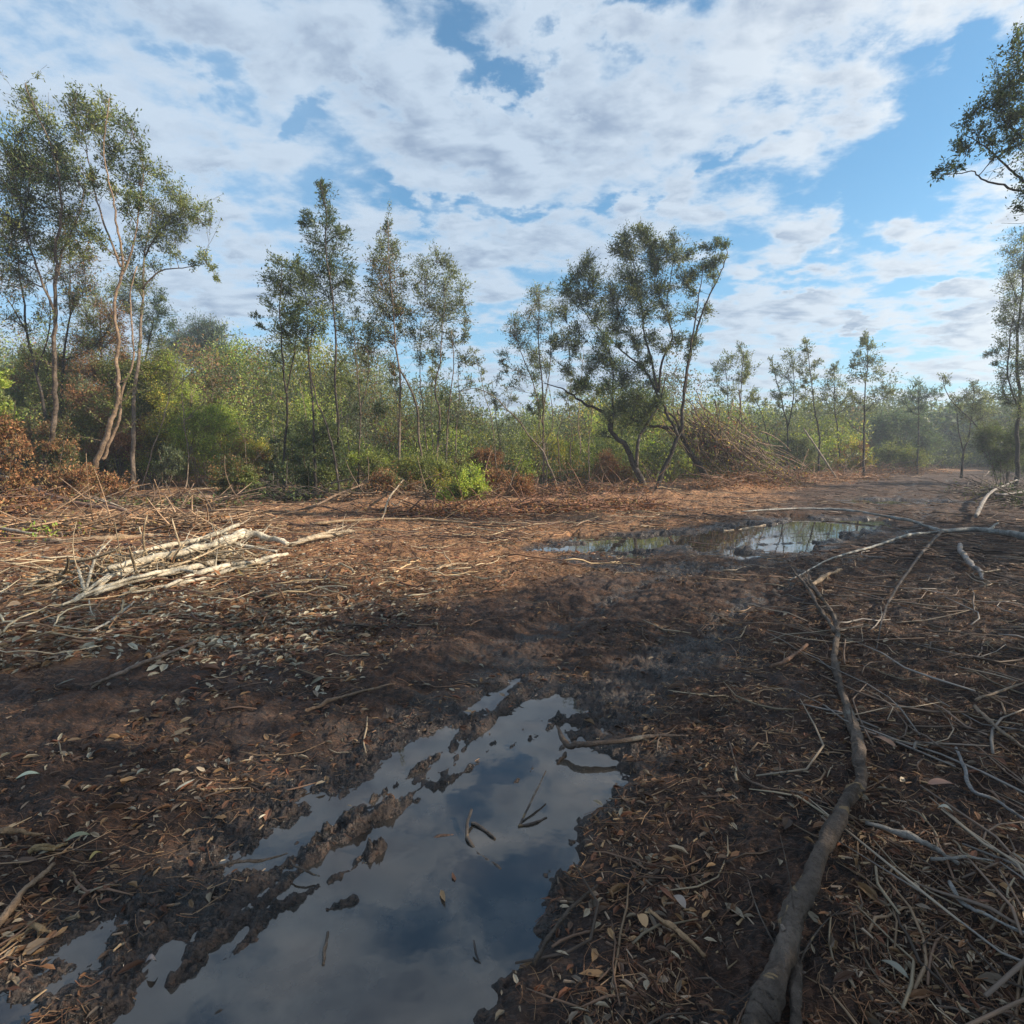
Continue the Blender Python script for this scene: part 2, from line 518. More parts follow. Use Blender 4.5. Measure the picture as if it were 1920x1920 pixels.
def leaves(mb, C, Dr, Nr, L, W, col, mat=0, curl=0.15):
    """C base points, Dr pointing direction, Nr face normal, lens L, widths W: one diamond blade per leaf"""
    n = len(C)
    Dr = unit(Dr); S = unit(np.cross(Dr, Nr)); Nn = np.cross(S, Dr)
    L = np.broadcast_to(L, (n,))[:, None]; W = np.broadcast_to(W, (n,))[:, None]
    p0 = C
    p1 = C + Dr * L * 0.45 + S * W * 0.5 + Nn * L * curl * 0.6
    p2 = C + Dr * L
    p3 = C + Dr * L * 0.45 - S * W * 0.5 + Nn * L * curl * 0.6
    V = np.stack([p0, p1, p2, p3], 1).reshape(-1, 3)
    Fq = np.arange(4 * n).reshape(n, 4)
    mb.add(V, Fq, np.repeat(np.asarray(col), 4, 0), mat)


def leaves6(mb, C, Dr, Nr, L, W, col, mat=0, curl=0.2):
    """fuller leaf of two folded halves, for the ones near the camera"""
    n = len(C)
    Dr = unit(Dr); S = unit(np.cross(Dr, Nr)); Nn = np.cross(S, Dr)
    L = np.broadcast_to(L, (n,))[:, None]; W = np.broadcast_to(W, (n,))[:, None]
    cu = np.broadcast_to(curl, (n,))[:, None]
    p0 = C
    a1 = C + Dr * L * 0.30 + S * W * 0.48 + Nn * L * cu * 0.5
    a2 = C + Dr * L * 0.68 + S * W * 0.38 + Nn * L * cu * 0.7
    p3 = C + Dr * L + Nn * L * cu * 0.1
    b2 = C + Dr * L * 0.68 - S * W * 0.38 + Nn * L * cu * 0.7
    b1 = C + Dr * L * 0.30 - S * W * 0.48 + Nn * L * cu * 0.5
    V = np.stack([p0, a1, a2, p3, b2, b1], 1).reshape(-1, 3)
    i = np.arange(n)[:, None] * 6
    Fq = np.concatenate([i + np.array([[0, 1, 2, 3]]), i + np.array([[0, 3, 4, 5]])])
    mb.add(V, Fq, np.repeat(np.asarray(col), 6, 0), mat)


def catmull(P, n):
    P = np.asarray(P, float)
    if len(P) == 2:
        t = np.linspace(0, 1, n)[:, None]
        return P[0] * (1 - t) + P[1] * t
    Q = np.vstack([2 * P[0] - P[1], P, 2 * P[-1] - P[-2]])
    seg = len(P) - 1
    t = np.linspace(0, seg, n); i = np.minimum(t.astype(int), seg - 1); f = (t - i)[:, None]
    p0, p1, p2, p3 = Q[i], Q[i + 1], Q[i + 2], Q[i + 3]
    return 0.5 * ((2 * p1) + (-p0 + p2) * f + (2 * p0 - 5 * p1 + 4 * p2 - p3) * f ** 2 + (-p0 + 3 * p1 - 3 * p2 + p3) * f ** 3)


def wig(n, amp, dim=3, sm=2):
    w = rng.normal(0, 1, (n + 2 * sm, dim))
    k = np.ones(sm * 2 + 1) / (sm * 2 + 1)
    w = np.stack([np.convolve(w[:, j], k, 'valid') for j in range(dim)], 1)
    return w[:n] * amp * math.sqrt(2 * sm + 1)


def tag(o, label=None, cat=None, group=None, kind=None):
    if label: o['label'] = label
    if cat: o['category'] = cat
    if group: o['group'] = group
    if kind: o['kind'] = kind
    return o


# ------------------------------------------------------------------ materials
def newmat(name):
    m = bpy.data.materials.new(name)
    m.use_nodes = True
    nt = m.node_tree
    nt.nodes.clear()
    out = nt.nodes.new('ShaderNodeOutputMaterial')
    return m, nt, out


def leaf_mat(name, trans=0.42, rough=0.45, spec=0.35, tint=(1.25, 1.2, 0.55)):
    m, nt, out = newmat(name)
    at = N(nt, 'ShaderNodeAttribute', attribute_name='Col')
    b = N(nt, 'ShaderNodeBsdfPrincipled', ins={'Base Color': at.outputs[0], 'Roughness': rough, 'Specular IOR Level': spec})
    tcol = MIXC(nt, 1.0, at.outputs[0], tint, 'MULTIPLY')
    t = N(nt, 'ShaderNodeBsdfTranslucent', ins={0: tcol})
    mx = N(nt, 'ShaderNodeMixShader', ins={0: trans, 1: b.outputs[0], 2: t.outputs[0]})
    nt.links.new(mx.outputs[0], out.inputs[0])
    return m


def bark_mat(name, rough=0.85, spec=0.2, dark=0.55, scale=14):
    m, nt, out = newmat(name)
    at = N(nt, 'ShaderNodeAttribute', attribute_name='Col')
    tc = N(nt, 'ShaderNodeTexCoord')
    n1 = N(nt, 'ShaderNodeTexNoise', ins={'Vector': tc.outputs['Object'], 'Scale': scale, 'Detail': 6.0, 'Roughness': 0.65})
    n2 = N(nt, 'ShaderNodeTexNoise', ins={'Vector': tc.outputs['Object'], 'Scale': scale * 0.22, 'Detail': 3.0})
    v = M2(nt, 'MULTIPLY', SSTEP(nt, n1.outputs[0], 0.3, 0.62, dark, 1.15), SSTEP(nt, n2.outputs[0], 0.35, 0.65, 0.7, 1.2))
    c = N(nt, 'ShaderNodeVectorMath', operation='SCALE', ins={0: at.outputs[0], 'Scale': v})
    n3 = N(nt, 'ShaderNodeTexNoise', ins={'Vector': tc.outputs['Object'], 'Scale': 3.3, 'Detail': 5.0, 'Roughness': 0.7})
    lich = SSTEP(nt, n3.outputs[0], 0.60, 0.68)
    cc = MIXC(nt, M2(nt, 'MULTIPLY', lich, 0.45), c.outputs[0], (0.34, 0.32, 0.27))
    vo = N(nt, 'ShaderNodeTexNoise', ins={'Vector': tc.outputs['Object'], 'Scale': scale * 4.5, 'Detail': 4.0, 'Roughness': 0.7})
    hb = M2(nt, 'ADD', n1.outputs[0], M2(nt, 'MULTIPLY', vo.outputs[0], 0.5))
    bp = N(nt, 'ShaderNodeBump', ins={'Height': hb, 'Strength': 0.9, 'Distance': 0.03})
    scar = N(nt, 'ShaderNodeTexNoise', ins={'Vector': tc.outputs['Object'], 'Scale': 7.0, 'Detail': 3.0, 'Roughness': 0.5, 'Distortion': 1.2})
    cc = MIXC(nt, M2(nt, 'MULTIPLY', SSTEP(nt, scar.outputs[0], 0.64, 0.66), 0.55), cc, (0.36, 0.24, 0.12))
    cc = MIXC(nt, SSTEP(nt, vo.outputs[0], 0.56, 0.66, 0, 0.5), cc, (0.05, 0.035, 0.028))
    b = N(nt, 'ShaderNodeBsdfPrincipled', ins={'Base Color': cc, 'Roughness': rough, 'Specular IOR Level': spec, 'Normal': bp.outputs[0]})
    nt.links.new(b.outputs[0], out.inputs[0])
    return m


def ground_mat():
    m, nt, out = newmat('peat_soil')
    tc = N(nt, 'ShaderNodeTexCoord')
    at = N(nt, 'ShaderNodeAttribute', attribute_name='Col')
    sp = N(nt, 'ShaderNodeSeparateColor', ins={0: at.outputs[0]})
    wet, lit, dist = sp.outputs[0], sp.outputs[1], sp.outputs[2]
    P = tc.outputs['Object']
    big = N(nt, 'ShaderNodeTexNoise', ins={'Vector': P, 'Scale': 0.9, 'Detail': 6.0, 'Roughness': 0.6})
    mid = N(nt, 'ShaderNodeTexNoise', ins={'Vector': P, 'Scale': 9.0, 'Detail': 8.0, 'Roughness': 0.7})
    fine = N(nt, 'ShaderNodeTexNoise', ins={'Vector': P, 'Scale': 60.0, 'Detail': 6.0, 'Roughness': 0.7})
    # fibres lying along the tracks and across the slope
    mp = N(nt, 'ShaderNodeMapping', ins={0: P, 2: (0, 0, 0.6), 3: (14, 90, 30)})
    fib = N(nt, 'ShaderNodeTexNoise', ins={'Vector': mp.outputs[0], 'Scale': 1.0, 'Detail': 4.0, 'Roughness': 0.6, 'Distortion': 0.8})
    mp2 = N(nt, 'ShaderNodeMapping', ins={0: P, 2: (0, 0, -0.9), 3: (12, 75, 30)})
    fib2 = N(nt, 'ShaderNodeTexNoise', ins={'Vector': mp2.outputs[0], 'Scale': 1.0, 'Detail': 4.0, 'Roughness': 0.6, 'Distortion': 0.8})
    fm = M2(nt, 'MAXIMUM', fib.outputs[0], fib2.outputs[0])
    c = MIXC(nt, SSTEP(nt, mid.outputs[0], 0.38, 0.62), (0.018, 0.012, 0.010), (0.070, 0.037, 0.025))
    c = MIXC(nt, SSTEP(nt, fm, 0.54, 0.64, 0, 0.75), c, (0.16, 0.082, 0.05))
    c = MIXC(nt, SSTEP(nt, fine.outputs[0], 0.58, 0.68, 0, 0.6), c, (0.26, 0.16, 0.10))
    c = MIXC(nt, SSTEP(nt, big.outputs[0], 0.52, 0.66, 0, 0.30), c, (0.10, 0.085, 0.085))
    # dry litter mat in the open middle, sunlight painted into its paler colour
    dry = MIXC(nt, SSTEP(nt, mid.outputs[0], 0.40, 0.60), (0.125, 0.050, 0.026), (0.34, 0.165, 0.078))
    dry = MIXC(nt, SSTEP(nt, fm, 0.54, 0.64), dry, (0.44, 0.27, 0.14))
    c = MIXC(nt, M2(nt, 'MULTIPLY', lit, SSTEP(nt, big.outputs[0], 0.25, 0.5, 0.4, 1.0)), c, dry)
    wv = M2(nt, 'MULTIPLY', wet, SSTEP(nt, mid.outputs[0], 0.30, 0.60, 1.0, 0.82))
    wc = MIXC(nt, SSTEP(nt, mid.outputs[0], 0.40, 0.65), (0.010, 0.009, 0.0088), (0.036, 0.028, 0.025))
    wc = MIXC(nt, SSTEP(nt, fine.outputs[0], 0.50, 0.62), wc, (0.085, 0.062, 0.050))
    wc = MIXC(nt, SSTEP(nt, fm, 0.58, 0.66, 0, 0.6), wc, (0.10, 0.060, 0.042))
    c = MIXC(nt, wv, c, wc)
    rough = N(nt, 'ShaderNodeMapRange', ins={0: wv, 1: 0.25, 2: 0.85, 3: 0.82, 4: 0.13}).outputs[0]
    # slick film between dull crumbs
    film = SSTEP(nt, M2(nt, 'ADD', M2(nt, 'MULTIPLY', fine.outputs[0], 0.6), M2(nt, 'MULTIPLY', mid.outputs[0], 0.4)), 0.46, 0.54)
    rough = M2(nt, 'ADD', rough, M2(nt, 'MULTIPLY', film, 0.45), clamp=True)
    hh = M2(nt, 'ADD', M2(nt, 'MULTIPLY', mid.outputs[0], 1.0), M2(nt, 'ADD', M2(nt, 'MULTIPLY', fm, 0.5), M2(nt, 'MULTIPLY', fine.outputs[0], 0.35)))
    bp = N(nt, 'ShaderNodeBump', ins={'Height': hh, 'Strength': M2(nt, 'MULTIPLY_ADD', wv, -0.30, 1.0), 'Distance': 0.05})
    b = N(nt, 'ShaderNodeBsdfPrincipled', ins={'Base Color': c, 'Roughness': rough, 'Specular IOR Level': 0.5, 'Normal': bp.outputs[0]})
    nt.links.new(b.outputs[0], out.inputs[0])
    return m


def water_mat():
    m, nt, out = newmat('tannin_water')
    tc = N(nt, 'ShaderNodeTexCoord')
    n = N(nt, 'ShaderNodeTexNoise', ins={'Vector': tc.outputs['Object'], 'Scale': 5.0, 'Detail': 3.0})
    n2 = N(nt, 'ShaderNodeTexNoise', ins={'Vector': tc.outputs['Object'], 'Scale': 2.2, 'Detail': 5.0, 'Roughness': 0.65})
    bp = N(nt, 'ShaderNodeBump', ins={'Height': n.outputs[0], 'Strength': 0.04, 'Distance': 0.02})
    c = MIXC(nt, SSTEP(nt, n2.outputs[0], 0.4, 0.7), (0.024, 0.020, 0.017), (0.070, 0.060, 0.050))
    b = N(nt, 'ShaderNodeBsdfPrincipled', ins={'Base Color': c, 'Roughness': 0.015, 'IOR': 1.85, 'Normal': bp.outputs[0]})
    nt.links.new(b.outputs[0], out.inputs[0])
    return m


MAT_LEAF = leaf_mat('green_leaf')
MAT_DEAD = leaf_mat('dead_leaf', 0.25, 0.75, 0.15, (1.2, 0.9, 0.6))
MAT_BARK = bark_mat('bark')
MAT_WOOD = bark_mat('bare_wood', 0.7, 0.3, 0.6, 26)
MAT_LITTER = leaf_mat('litter', 0.08, 0.6, 0.3, (1.1, 0.9, 0.6))
MAT_GROUND = ground_mat()
MAT_WATER = water_mat()


# ------------------------------------------------------------------ ground and water
SHADY = gp([(620, 1185), (1000, 1085), (1250, 1065), (1380, 985), (1500, 925), (1650, 893), (1900, 880), (2600, 900), (2800, 1100), (2400, 2100), (2400, 8000), (-9000, 8000), (-3000, 1345), (0, 1330), (300, 1270)])  # shaded ground; beyond this outline sunlight is painted into soil and leaf colours


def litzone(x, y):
    """outside SHADY: dry litter lies thicker, and sunlight is painted into its colour"""
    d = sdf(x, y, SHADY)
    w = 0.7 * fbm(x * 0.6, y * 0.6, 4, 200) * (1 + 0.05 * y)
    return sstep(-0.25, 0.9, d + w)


def build_ground():
    fine_a = np.arange(-62, 62.01, 0.15)
    coarse = np.concatenate([np.arange(62.5, 180, 5.0), np.arange(-180, -62.4, 5.0)])
    az = np.concatenate([fine_a, coarse]) * math.pi / 180
    r = [0.35]
    while r[-1] < 70:
        k = 1.0052 if r[-1] > 1.2 else 1.03
        if r[-1] > 26: k = 1.02
        r.append(r[-1] * k)
    while r[-1] < 1500:
        r.append(r[-1] * 1.15)
    r = np.array(r)
    A, Rm = np.meshgrid(az, r)
    x = Rm * np.sin(A); y = Rm * np.cos(A)
    h, wet = height(x.ravel(), y.ravel(), True)
    V = np.stack([x.ravel(), y.ravel(), h], 1)
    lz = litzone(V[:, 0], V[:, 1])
    na = len(az); nr = len(r)
    idx = np.arange(na * nr).reshape(nr, na)
    a = idx[:-1]; b = idx[1:]
    Fq = np.stack([a, b, np.roll(b, -1, 1), np.roll(a, -1, 1)], -1).reshape(-1, 4)
    mb = MB()
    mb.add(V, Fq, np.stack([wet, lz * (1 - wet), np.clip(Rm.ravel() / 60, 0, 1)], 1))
    c = len(V)
    mb.v.append(np.array([[0, 0, 0.03]])); mb.c.append(np.array([[0, 0, 0.0]])); mb.n += 1
    mb.f.append(np.stack([np.full(na, c), idx[0], np.roll(idx[0], -1)], 1)); mb.m.append(np.zeros(na, int))
    o = mb.build('ground', MAT_GROUND, smooth=True)
    tag(o, kind='structure')


build_ground()
def water_sheet(polys, n=170):
    """one level sheet under a group of pools; the mud rises through its rim"""
    P = np.concatenate([np.array(p) for p in polys])
    q0 = P.min(0) - 0.35; q1 = P.max(0) + 0.35
    X, Y = np.meshgrid(np.linspace(q0[0], q1[0], n), np.linspace(q0[1], q1[1], n))
    sd = np.min([sdf(X, Y, p) for p in polys], axis=0)
    keep = sd < 0.28
    idx = np.arange(n * n).reshape(n, n)
    kq = keep[:-1, :-1] & keep[1:, :-1] & keep[1:, 1:] & keep[:-1, 1:]
    Fq = np.stack([idx[:-1, :-1][kq], idx[:-1, 1:][kq], idx[1:, 1:][kq], idx[1:, :-1][kq]], -1)
    used = np.unique(Fq); remap = np.zeros(n * n, int); remap[used] = np.arange(len(used))
    V = np.stack([X.ravel(), Y.ravel(), np.zeros(n * n)], 1)[used]
    mb = MB(); mb.add(V, remap[Fq], np.full((len(V), 3), 0.02))
    tag(mb.build('puddle_water', MAT_WATER), kind='structure')


water_sheet(POOLS[0:6])
water_sheet(POOLS[6:8])
water_sheet(POOLS[8:9])

# ------------------------------------------------------------------ trees
T = 'tree'
PAL = {
    'olive':  [(0.045, 0.062, 0.018), (0.085, 0.105, 0.030), (0.12, 0.125, 0.045)],
    'dark':   [(0.026, 0.040, 0.018), (0.042, 0.058, 0.022), (0.065, 0.080, 0.030)],
    'mixed':  [(0.035, 0.050, 0.022), (0.075, 0.085, 0.032), (0.13, 0.075, 0.035)],
    'rust':   [(0.115, 0.055, 0.028), (0.155, 0.080, 0.038), (0.10, 0.075, 0.034)],
    'redd':   [(0.060, 0.055, 0.028), (0.13, 0.050, 0.038), (0.05, 0.062, 0.028)],
    'bright': [(0.10, 0.15, 0.025), (0.17, 0.21, 0.035), (0.22, 0.23, 0.06)],
    'yellow': [(0.16, 0.17, 0.03), (0.25, 0.20, 0.04), (0.10, 0.13, 0.03)],
    'grey':   [(0.050, 0.065, 0.035), (0.090, 0.105, 0.055), (0.11, 0.12, 0.07)],
    'blue':   [(0.028, 0.050, 0.036), (0.045, 0.070, 0.045), (0.06, 0.08, 0.045)],
}


def palcol(pal, n, bright=1.0):
    p = np.array(PAL[pal])
    i = rng.integers(0, len(p), n)
    c = p[i] * rng.uniform(0.6, 1.5, (n, 1)) * bright * 2.0
    return c


def bez(a, b, c, k):
    t = np.linspace(0, 1, k)
    t = t[None, :, None]
    return a[:, None] * (1 - t) ** 2 + 2 * b[:, None] * t * (1 - t) + c[:, None] * t ** 2


def make_tree(name, label, cat, stems, clumps, Y=None, pal='olive', leaf=0.085, lw=0.36, dens=1.0, r0=None,
              bark=(0.13, 0.105, 0.085), group=None, spread=1.0, clump_pal=None, mat=None, base_px=None, crown='crown', trunk='trunk', rise=0.35, bare=0):
    """stems: [(pixel points from the base up, radius px at base, at top)], clumps: [(px,py,r px)]"""
    mat = mat or MAT_LEAF
    s0 = stems[0][0][0]
    if Y is None:
        Y = G(*s0)[1]
    leaf = leaf * (0.95 if cat == 'shrub' else 0.74)
    if cat == T and len(clumps) > 6:
        # thinner foliage lower on the limbs
        low = max(c[1] for c in clumps); foot = s0[1]
        for q in range(int(len(clumps) * 0.45)):
            c = clumps[rng.integers(0, len(clumps))]
            clumps = clumps + [(c[0] + rng.normal(0, 1.0) * c[2], min(c[1] + rng.uniform(0.8, 3.2) * c[2], low + (foot - low) * 0.3), c[2] * rng.uniform(0.45, 0.8))]
    base = D(s0[0], s0[1], Y)
    base[2] = H1(base[0], base[1]) - 0.05
    root = bpy.data.objects.new(name, None)
    root.location = base
    root.empty_display_size = 0.3
    COL.objects.link(root)
    tag(root, label, cat, group)
    sc = Y / F                                # metres per pixel at this distance
    mbT = MB(); mbL = MB()
    pool_p = []; pool_r = []
    for si, (pts, ra, rb) in enumerate(stems):
        y0 = Y
        P = [D(x, y, y0) for x, y in pts]
        P = np.array(P)
        dep = rng.normal(0, 0.10) * spread
        hgt = P[:, 2] - P[0, 2]
        P[:, 1] += dep * np.maximum(hgt, 0)
        P[:, 0] *= P[:, 1] / y0                # keep each stem where it stands when it leans in depth
        P[:, 2] = CAMZ + (P[:, 2] - CAMZ) * (P[:, 1] / y0)
        n = max(10, int(len(P) * 5))
        if si == 0 or P[0, 2] < 0.35:
            P[0, 2] = min(P[0, 2], H1(P[0, 0], P[0, 1])) - 0.08
        C = catmull(P, n)
        C += wig(n, 0.012 + 0.15 * ra * sc)
        t = np.linspace(0, 1, n)
        ra = ra * 0.62; rb = rb * 0.62
        rr = sc * (ra * (1 - t) ** 1.15 + rb * (1 - (1 - t) ** 1.15))
        if P[0, 2] < 0.35:
            rr[:3] *= np.array([1.35, 1.15, 1.05])
        rr = np.maximum(rr, 0.006)
        add_tubes(mbT, C[None], rr[None], 7, np.array(bark) * rng.uniform(0.85, 1.2))
        pool_p.append(C[n // 6:]); pool_r.append(rr[n // 6:])
    stem_p = np.concatenate(pool_p); pool_p = stem_p; pool_r = np.concatenate(pool_r)
    nx = int((4 if clumps else 9) * len(stems) + len(clumps) * 0.5)
    if nx and sc * 100 > 0.2:
        ii = rng.integers(0, len(stem_p), nx)
        a = stem_p[ii]
        Lx = rng.uniform(0.4, 1.5, nx)[:, None] * min(1.0, 0.02 + 0.05 * (stem_p[:, 2].max()))
        dx = unit(np.stack([rng.normal(0, 1, nx), rng.normal(0, 1, nx), rng.uniform(0.4, 1.8, nx)], 1)) * Lx
        e = a + dx; cm = a + dx * [0.6, 0.6, 0.3]
        bz = bez(a, cm, e, 7) + rng.normal(0, 0.012, (nx, 7, 3))
        add_tubes(mbT, bz, np.linspace(1, 0.35, 7)[None] * np.clip(pool_r[ii] * 0.3, 0.004, 0.011)[:, None], 3, np.array(bark) * 0.9)
        n3 = nx * 5
        q = rng.integers(0, nx, n3); k3 = rng.integers(2, 7, n3)
        a3 = bz[q, k3]; d3 = unit(dx[q] + rng.normal(0, 0.45, (n3, 3)) * Lx[q]) * Lx[q] * rng.uniform(0.2, 0.5, n3)[:, None]
        add_tubes(mbT, bez(a3, a3 + d3 * [0.55, 0.55, 0.4], a3 + d3, 5), np.full((n3, 5), max(0.003, 0.0002 * Y)), 3, np.array(bark) * 0.85)
        if clumps:
            m3 = n3 * 5
            j3 = rng.integers(0, n3, m3)
            pp = a3[j3] + d3[j3] * rng.uniform(0.3, 1.1, m3)[:, None] + rng.normal(0, 0.03, (m3, 3))
            leaves(mbL, pp, unit(rng.normal(0, 1, (m3, 3))), unit(rng.normal(0, 1, (m3, 3)) + [0, 0, 0.8]), leaf * 0.85, leaf * lw * 0.85, palcol(pal, m3))
    ctr = []
    for (cx, cy, cr) in clumps:
        yy = Y + rng.normal(0, 0.5) * cr * sc * spread * 1.3
        c = D(cx, cy, yy)
        ctr.append((c, cr * sc))
    order = np.argsort([np.linalg.norm(pool_p - c, axis=1).min() for c, _ in ctr]) if ctr else []
    LC, LD, LN, LL, LCOL = [], [], [], [], []
    for oi in order:
        c, cr = ctr[oi]
        cr = cr * 1.42
        dv = c - pool_p
        hor = np.hypot(dv[:, 0], dv[:, 1])
        cost = np.linalg.norm(dv, axis=1) + np.where(dv[:, 2] < rise * hor, 4 * (rise * hor - dv[:, 2]), 0)
        ii = cost.argmin()
        a = pool_p[ii]; L = np.linalg.norm(c - a)
        end = c + np.array([0, 0, cr * 0.35])
        ctrl = a * 0.45 + end * 0.55 + np.array([0, 0, -0.14 * L]) + rng.normal(0, 0.08 * L, 3)
        K = 9
        limb = bez(a[None], ctrl[None], end[None], K)[0] + wig(K, 0.035 * L + 0.004) * np.linspace(0, 1, K)[:, None]
        r_a = min(pool_r[ii] * 0.75, 0.006 + 0.016 * L + 0.01 * cr)
        rr = np.linspace(r_a, max(0.0035, r_a * 0.28), K)
        add_tubes(mbT, limb[None], rr[None], 5, np.array(bark) * 0.95)
        pool_p = np.concatenate([pool_p, limb[3:]]); pool_r = np.concatenate([pool_r, rr[3:]])
        # twigs
        nt_ = int(np.clip(40 * dens * (cr / (leaf * 6)) ** 1.6, 9, 150))
        dirs = unit(rng.normal(0, 1, (nt_, 3)) + np.array([0, 0, 0.35]))
        rad = cr * (rng.uniform(0.35, 1.05, nt_) + (1.0 if cat == 'shrub' else 0.5) * rng.random(nt_) * (rng.random(nt_) < 0.35))[:, None]
        e = c + dirs * rad * np.array([1, 1.0, 1.0])
        t0 = rng.uniform(0.35, 1.0, nt_)
        j = np.clip((t0 * (K - 1)).astype(int), 0, K - 1)
        s = limb[j]
        ct = s * 0.5 + e * 0.5 + np.stack([np.zeros(nt_), np.zeros(nt_), -0.10 * np.linalg.norm(e - s, axis=1)], 1) + rng.normal(0, 0.06, (nt_, 3)) * cr
        e[:, 2] += 0.1 * cr
        tw = bez(s, ct, e, 5)
        tr = np.linspace(1, 0.35, 5)[None] * np.clip(0.0035 + 0.004 * np.linalg.norm(e - s, axis=1), 0.003, 0.010)[:, None]
        tr = np.maximum(tr, 0.0002 * Y)
        add_tubes(mbT, tw, tr, 3, np.array(bark) * 0.85)
        if bare and rng.random() < bare:
            continue
        cb = rng.uniform(0.75, 1.25)
        cp = pal
        if clump_pal and rng.random() < clump_pal[1]:
            cp = clump_pal[0]
        npl = rng.integers(19, 33, nt_) if cat == 'shrub' else rng.integers(9, 20, nt_)
        rep = np.repeat(np.arange(nt_), npl)
        m = len(rep)
        t = rng.uniform(0.25, 1.0, m) ** 0.8
        A = tw[rep]
        fi = t * 4; i0 = np.minimum(fi.astype(int), 3); f = (fi - i0)[:, None]
        pos = A[np.arange(m), i0] * (1 - f) + A[np.arange(m), i0 + 1] * f
        tdir = unit(A[:, 4] - A[:, 2])
        ld = unit(tdir * 0.7 + rng.normal(0, 0.75, (m, 3)))
        pos = pos + rng.normal(0, 0.012, (m, 3)) + rng.normal(0, 0.13, (m, 3)) * min(cr, 0.7)
        LC.append(pos); LD.append(ld); LN.append(unit(rng.normal(0, 1, (m, 3)) + np.array([0, 0, 0.9])))
        LL.append(leaf * rng.uniform(0.6, 1.25, m)); LCOL.append(palcol(cp, m, cb))
    if LC:
        LC = np.concatenate(LC); LD = np.concatenate(LD); LN = np.concatenate(LN); LL = np.concatenate(LL); LCOL = np.concatenate(LCOL)
        leaves(mbL, LC, LD, LN, LL, LL * lw, LCOL)
    mbT.build(trunk, MAT_BARK, root, base, smooth=True)
    if mbL.n:
        mbL.build(crown, mat, root, base)
    return root


PALE = (0.26, 0.20, 0.15)
MIDB = (0.15, 0.115, 0.09)
DARKB = (0.055, 0.045, 0.04)

# --- the tall trees on the left
make_tree('tall_tree', 'tall slender tree at the left edge with a kinked pale trunk and dark leafy top', T,
          [([(77, 950), (80, 880), (95, 827), (100, 797), (106, 733), (100, 655), (103, 600), (107, 517), (103, 467), (115, 400), (113, 333), (85, 250), (52, 160)], 9, 1.5),
           ([(103, 600), (85, 540), (62, 480), (40, 400), (25, 330)], 4, 1.2),
           ([(107, 517), (125, 450), (150, 400), (160, 350)], 3, 1)],
          [(48, 175, 14), (56, 210, 22), (82, 235, 24), (45, 255, 30), (95, 270, 30), (118, 305, 26), (22, 300, 32), (60, 320, 40), (98, 345, 36), (20, 360, 42),
           (62, 385, 42), (15, 420, 42), (105, 405, 28), (50, 445, 36), (8, 480, 34), (142, 345, 28), (150, 400, 22), (162, 440, 20), (92, 470, 22), (30, 520, 26), (150, 470, 18)],
          pal='olive', clump_pal=('dark', 0.45), bark=MIDB, leaf=0.115, dens=1.0)
make_tree('tall_tree', 'sinuous tall tree with snaking trunk and separate green tufts, right of the left-edge tree', T,
          [([(147, 955), (160, 907), (180, 867), (200, 823), (210, 785), (217, 757), (223, 723), (218, 690), (217, 640), (220, 567), (229, 500), (220, 433), (217, 390), (200, 333), (193, 267), (200, 180)], 8.5, 1.2),
           ([(190, 860), (203, 840), (220, 800), (226, 770), (240, 700), (250, 640), (247, 570), (256, 500)], 5.5, 1.5),
           ([(228, 500), (200, 440), (185, 380), (165, 300), (150, 230)], 3.5, 1),
           ([(226, 520), (250, 450), (262, 380), (268, 310)], 3, 1)],
          [(145, 185, 16), (134, 212, 22), (162, 215, 26), (198, 182, 12), (204, 220, 22), (180, 240, 26), (194, 266, 20), (142, 245, 16), (230, 235, 16), (246, 252, 20),
           (226, 285, 22), (203, 300, 18), (207, 360, 15), (232, 330, 18), (262, 290, 15), (276, 320, 20), (262, 350, 24), (180, 440, 16), (240, 400, 22), (170, 330, 14)],
          pal='olive', clump_pal=('dark', 0.35), bark=(0.24, 0.17, 0.12), leaf=0.115, dens=0.9)
make_tree('tall_tree', 'wide spreading tree on the left with a long branch reaching right over the shrubs', T,
          [([(245, 915), (249, 800), (254, 720), (260, 650), (266, 583), (267, 543), (272, 483), (277, 433), (290, 370)], 6.5, 1.5),
           ([(267, 543), (300, 510), (340, 503), (385, 492)], 2.8, 0.8), ([(272, 483), (300, 430), (345, 395), (385, 398)], 2.6, 0.8)],
          [(300, 330, 15), (312, 352, 16), (336, 372, 22), (350, 408, 20), (386, 398, 15), (368, 415, 14), (322, 415, 26), (284, 395, 28), (296, 440, 22), (382, 490, 14),
           (360, 500, 10), (258, 450, 22), (240, 480, 20), (252, 525, 22), (310, 470, 14), (398, 412, 9), (330, 450, 14), (398, 508, 8)],
          Y=17.5, pal='olive', bark=MIDB, leaf=0.115, dens=0.9)
make_tree('tall_tree', 'thin straight tree standing just behind the left-edge tree', T,
          [([(106, 925), (112, 850), (116, 750), (123, 640), (130, 583), (130, 500), (127, 393)], 5, 1.2)],
          [(140, 420, 20), (125, 455, 24), (150, 500, 24), (165, 540, 22), (110, 520, 20), (140, 570, 18), (170, 480, 16)],
          Y=19, pal='mixed', bark=DARKB, leaf=0.12)
make_tree('tall_tree', 'sparse twiggy tree at the far left edge with a leaning thin trunk', T,
          [([(100, 930), (90, 800), (67, 693), (50, 617), (40, 533), (30, 460), (12, 400)], 5, 1.2), ([(50, 617), (20, 570), (0, 550)], 2, 0.8),
           ([(67, 700), (95, 600), (85, 520)], 2.5, 0.8)],
          [(5, 520, 25), (30, 560, 22), (60, 540, 20), (10, 600, 22), (80, 580, 16), (45, 620, 18), (0, 450, 30)],
          Y=18, pal='mixed', bark=DARKB, leaf=0.11, dens=0.5)
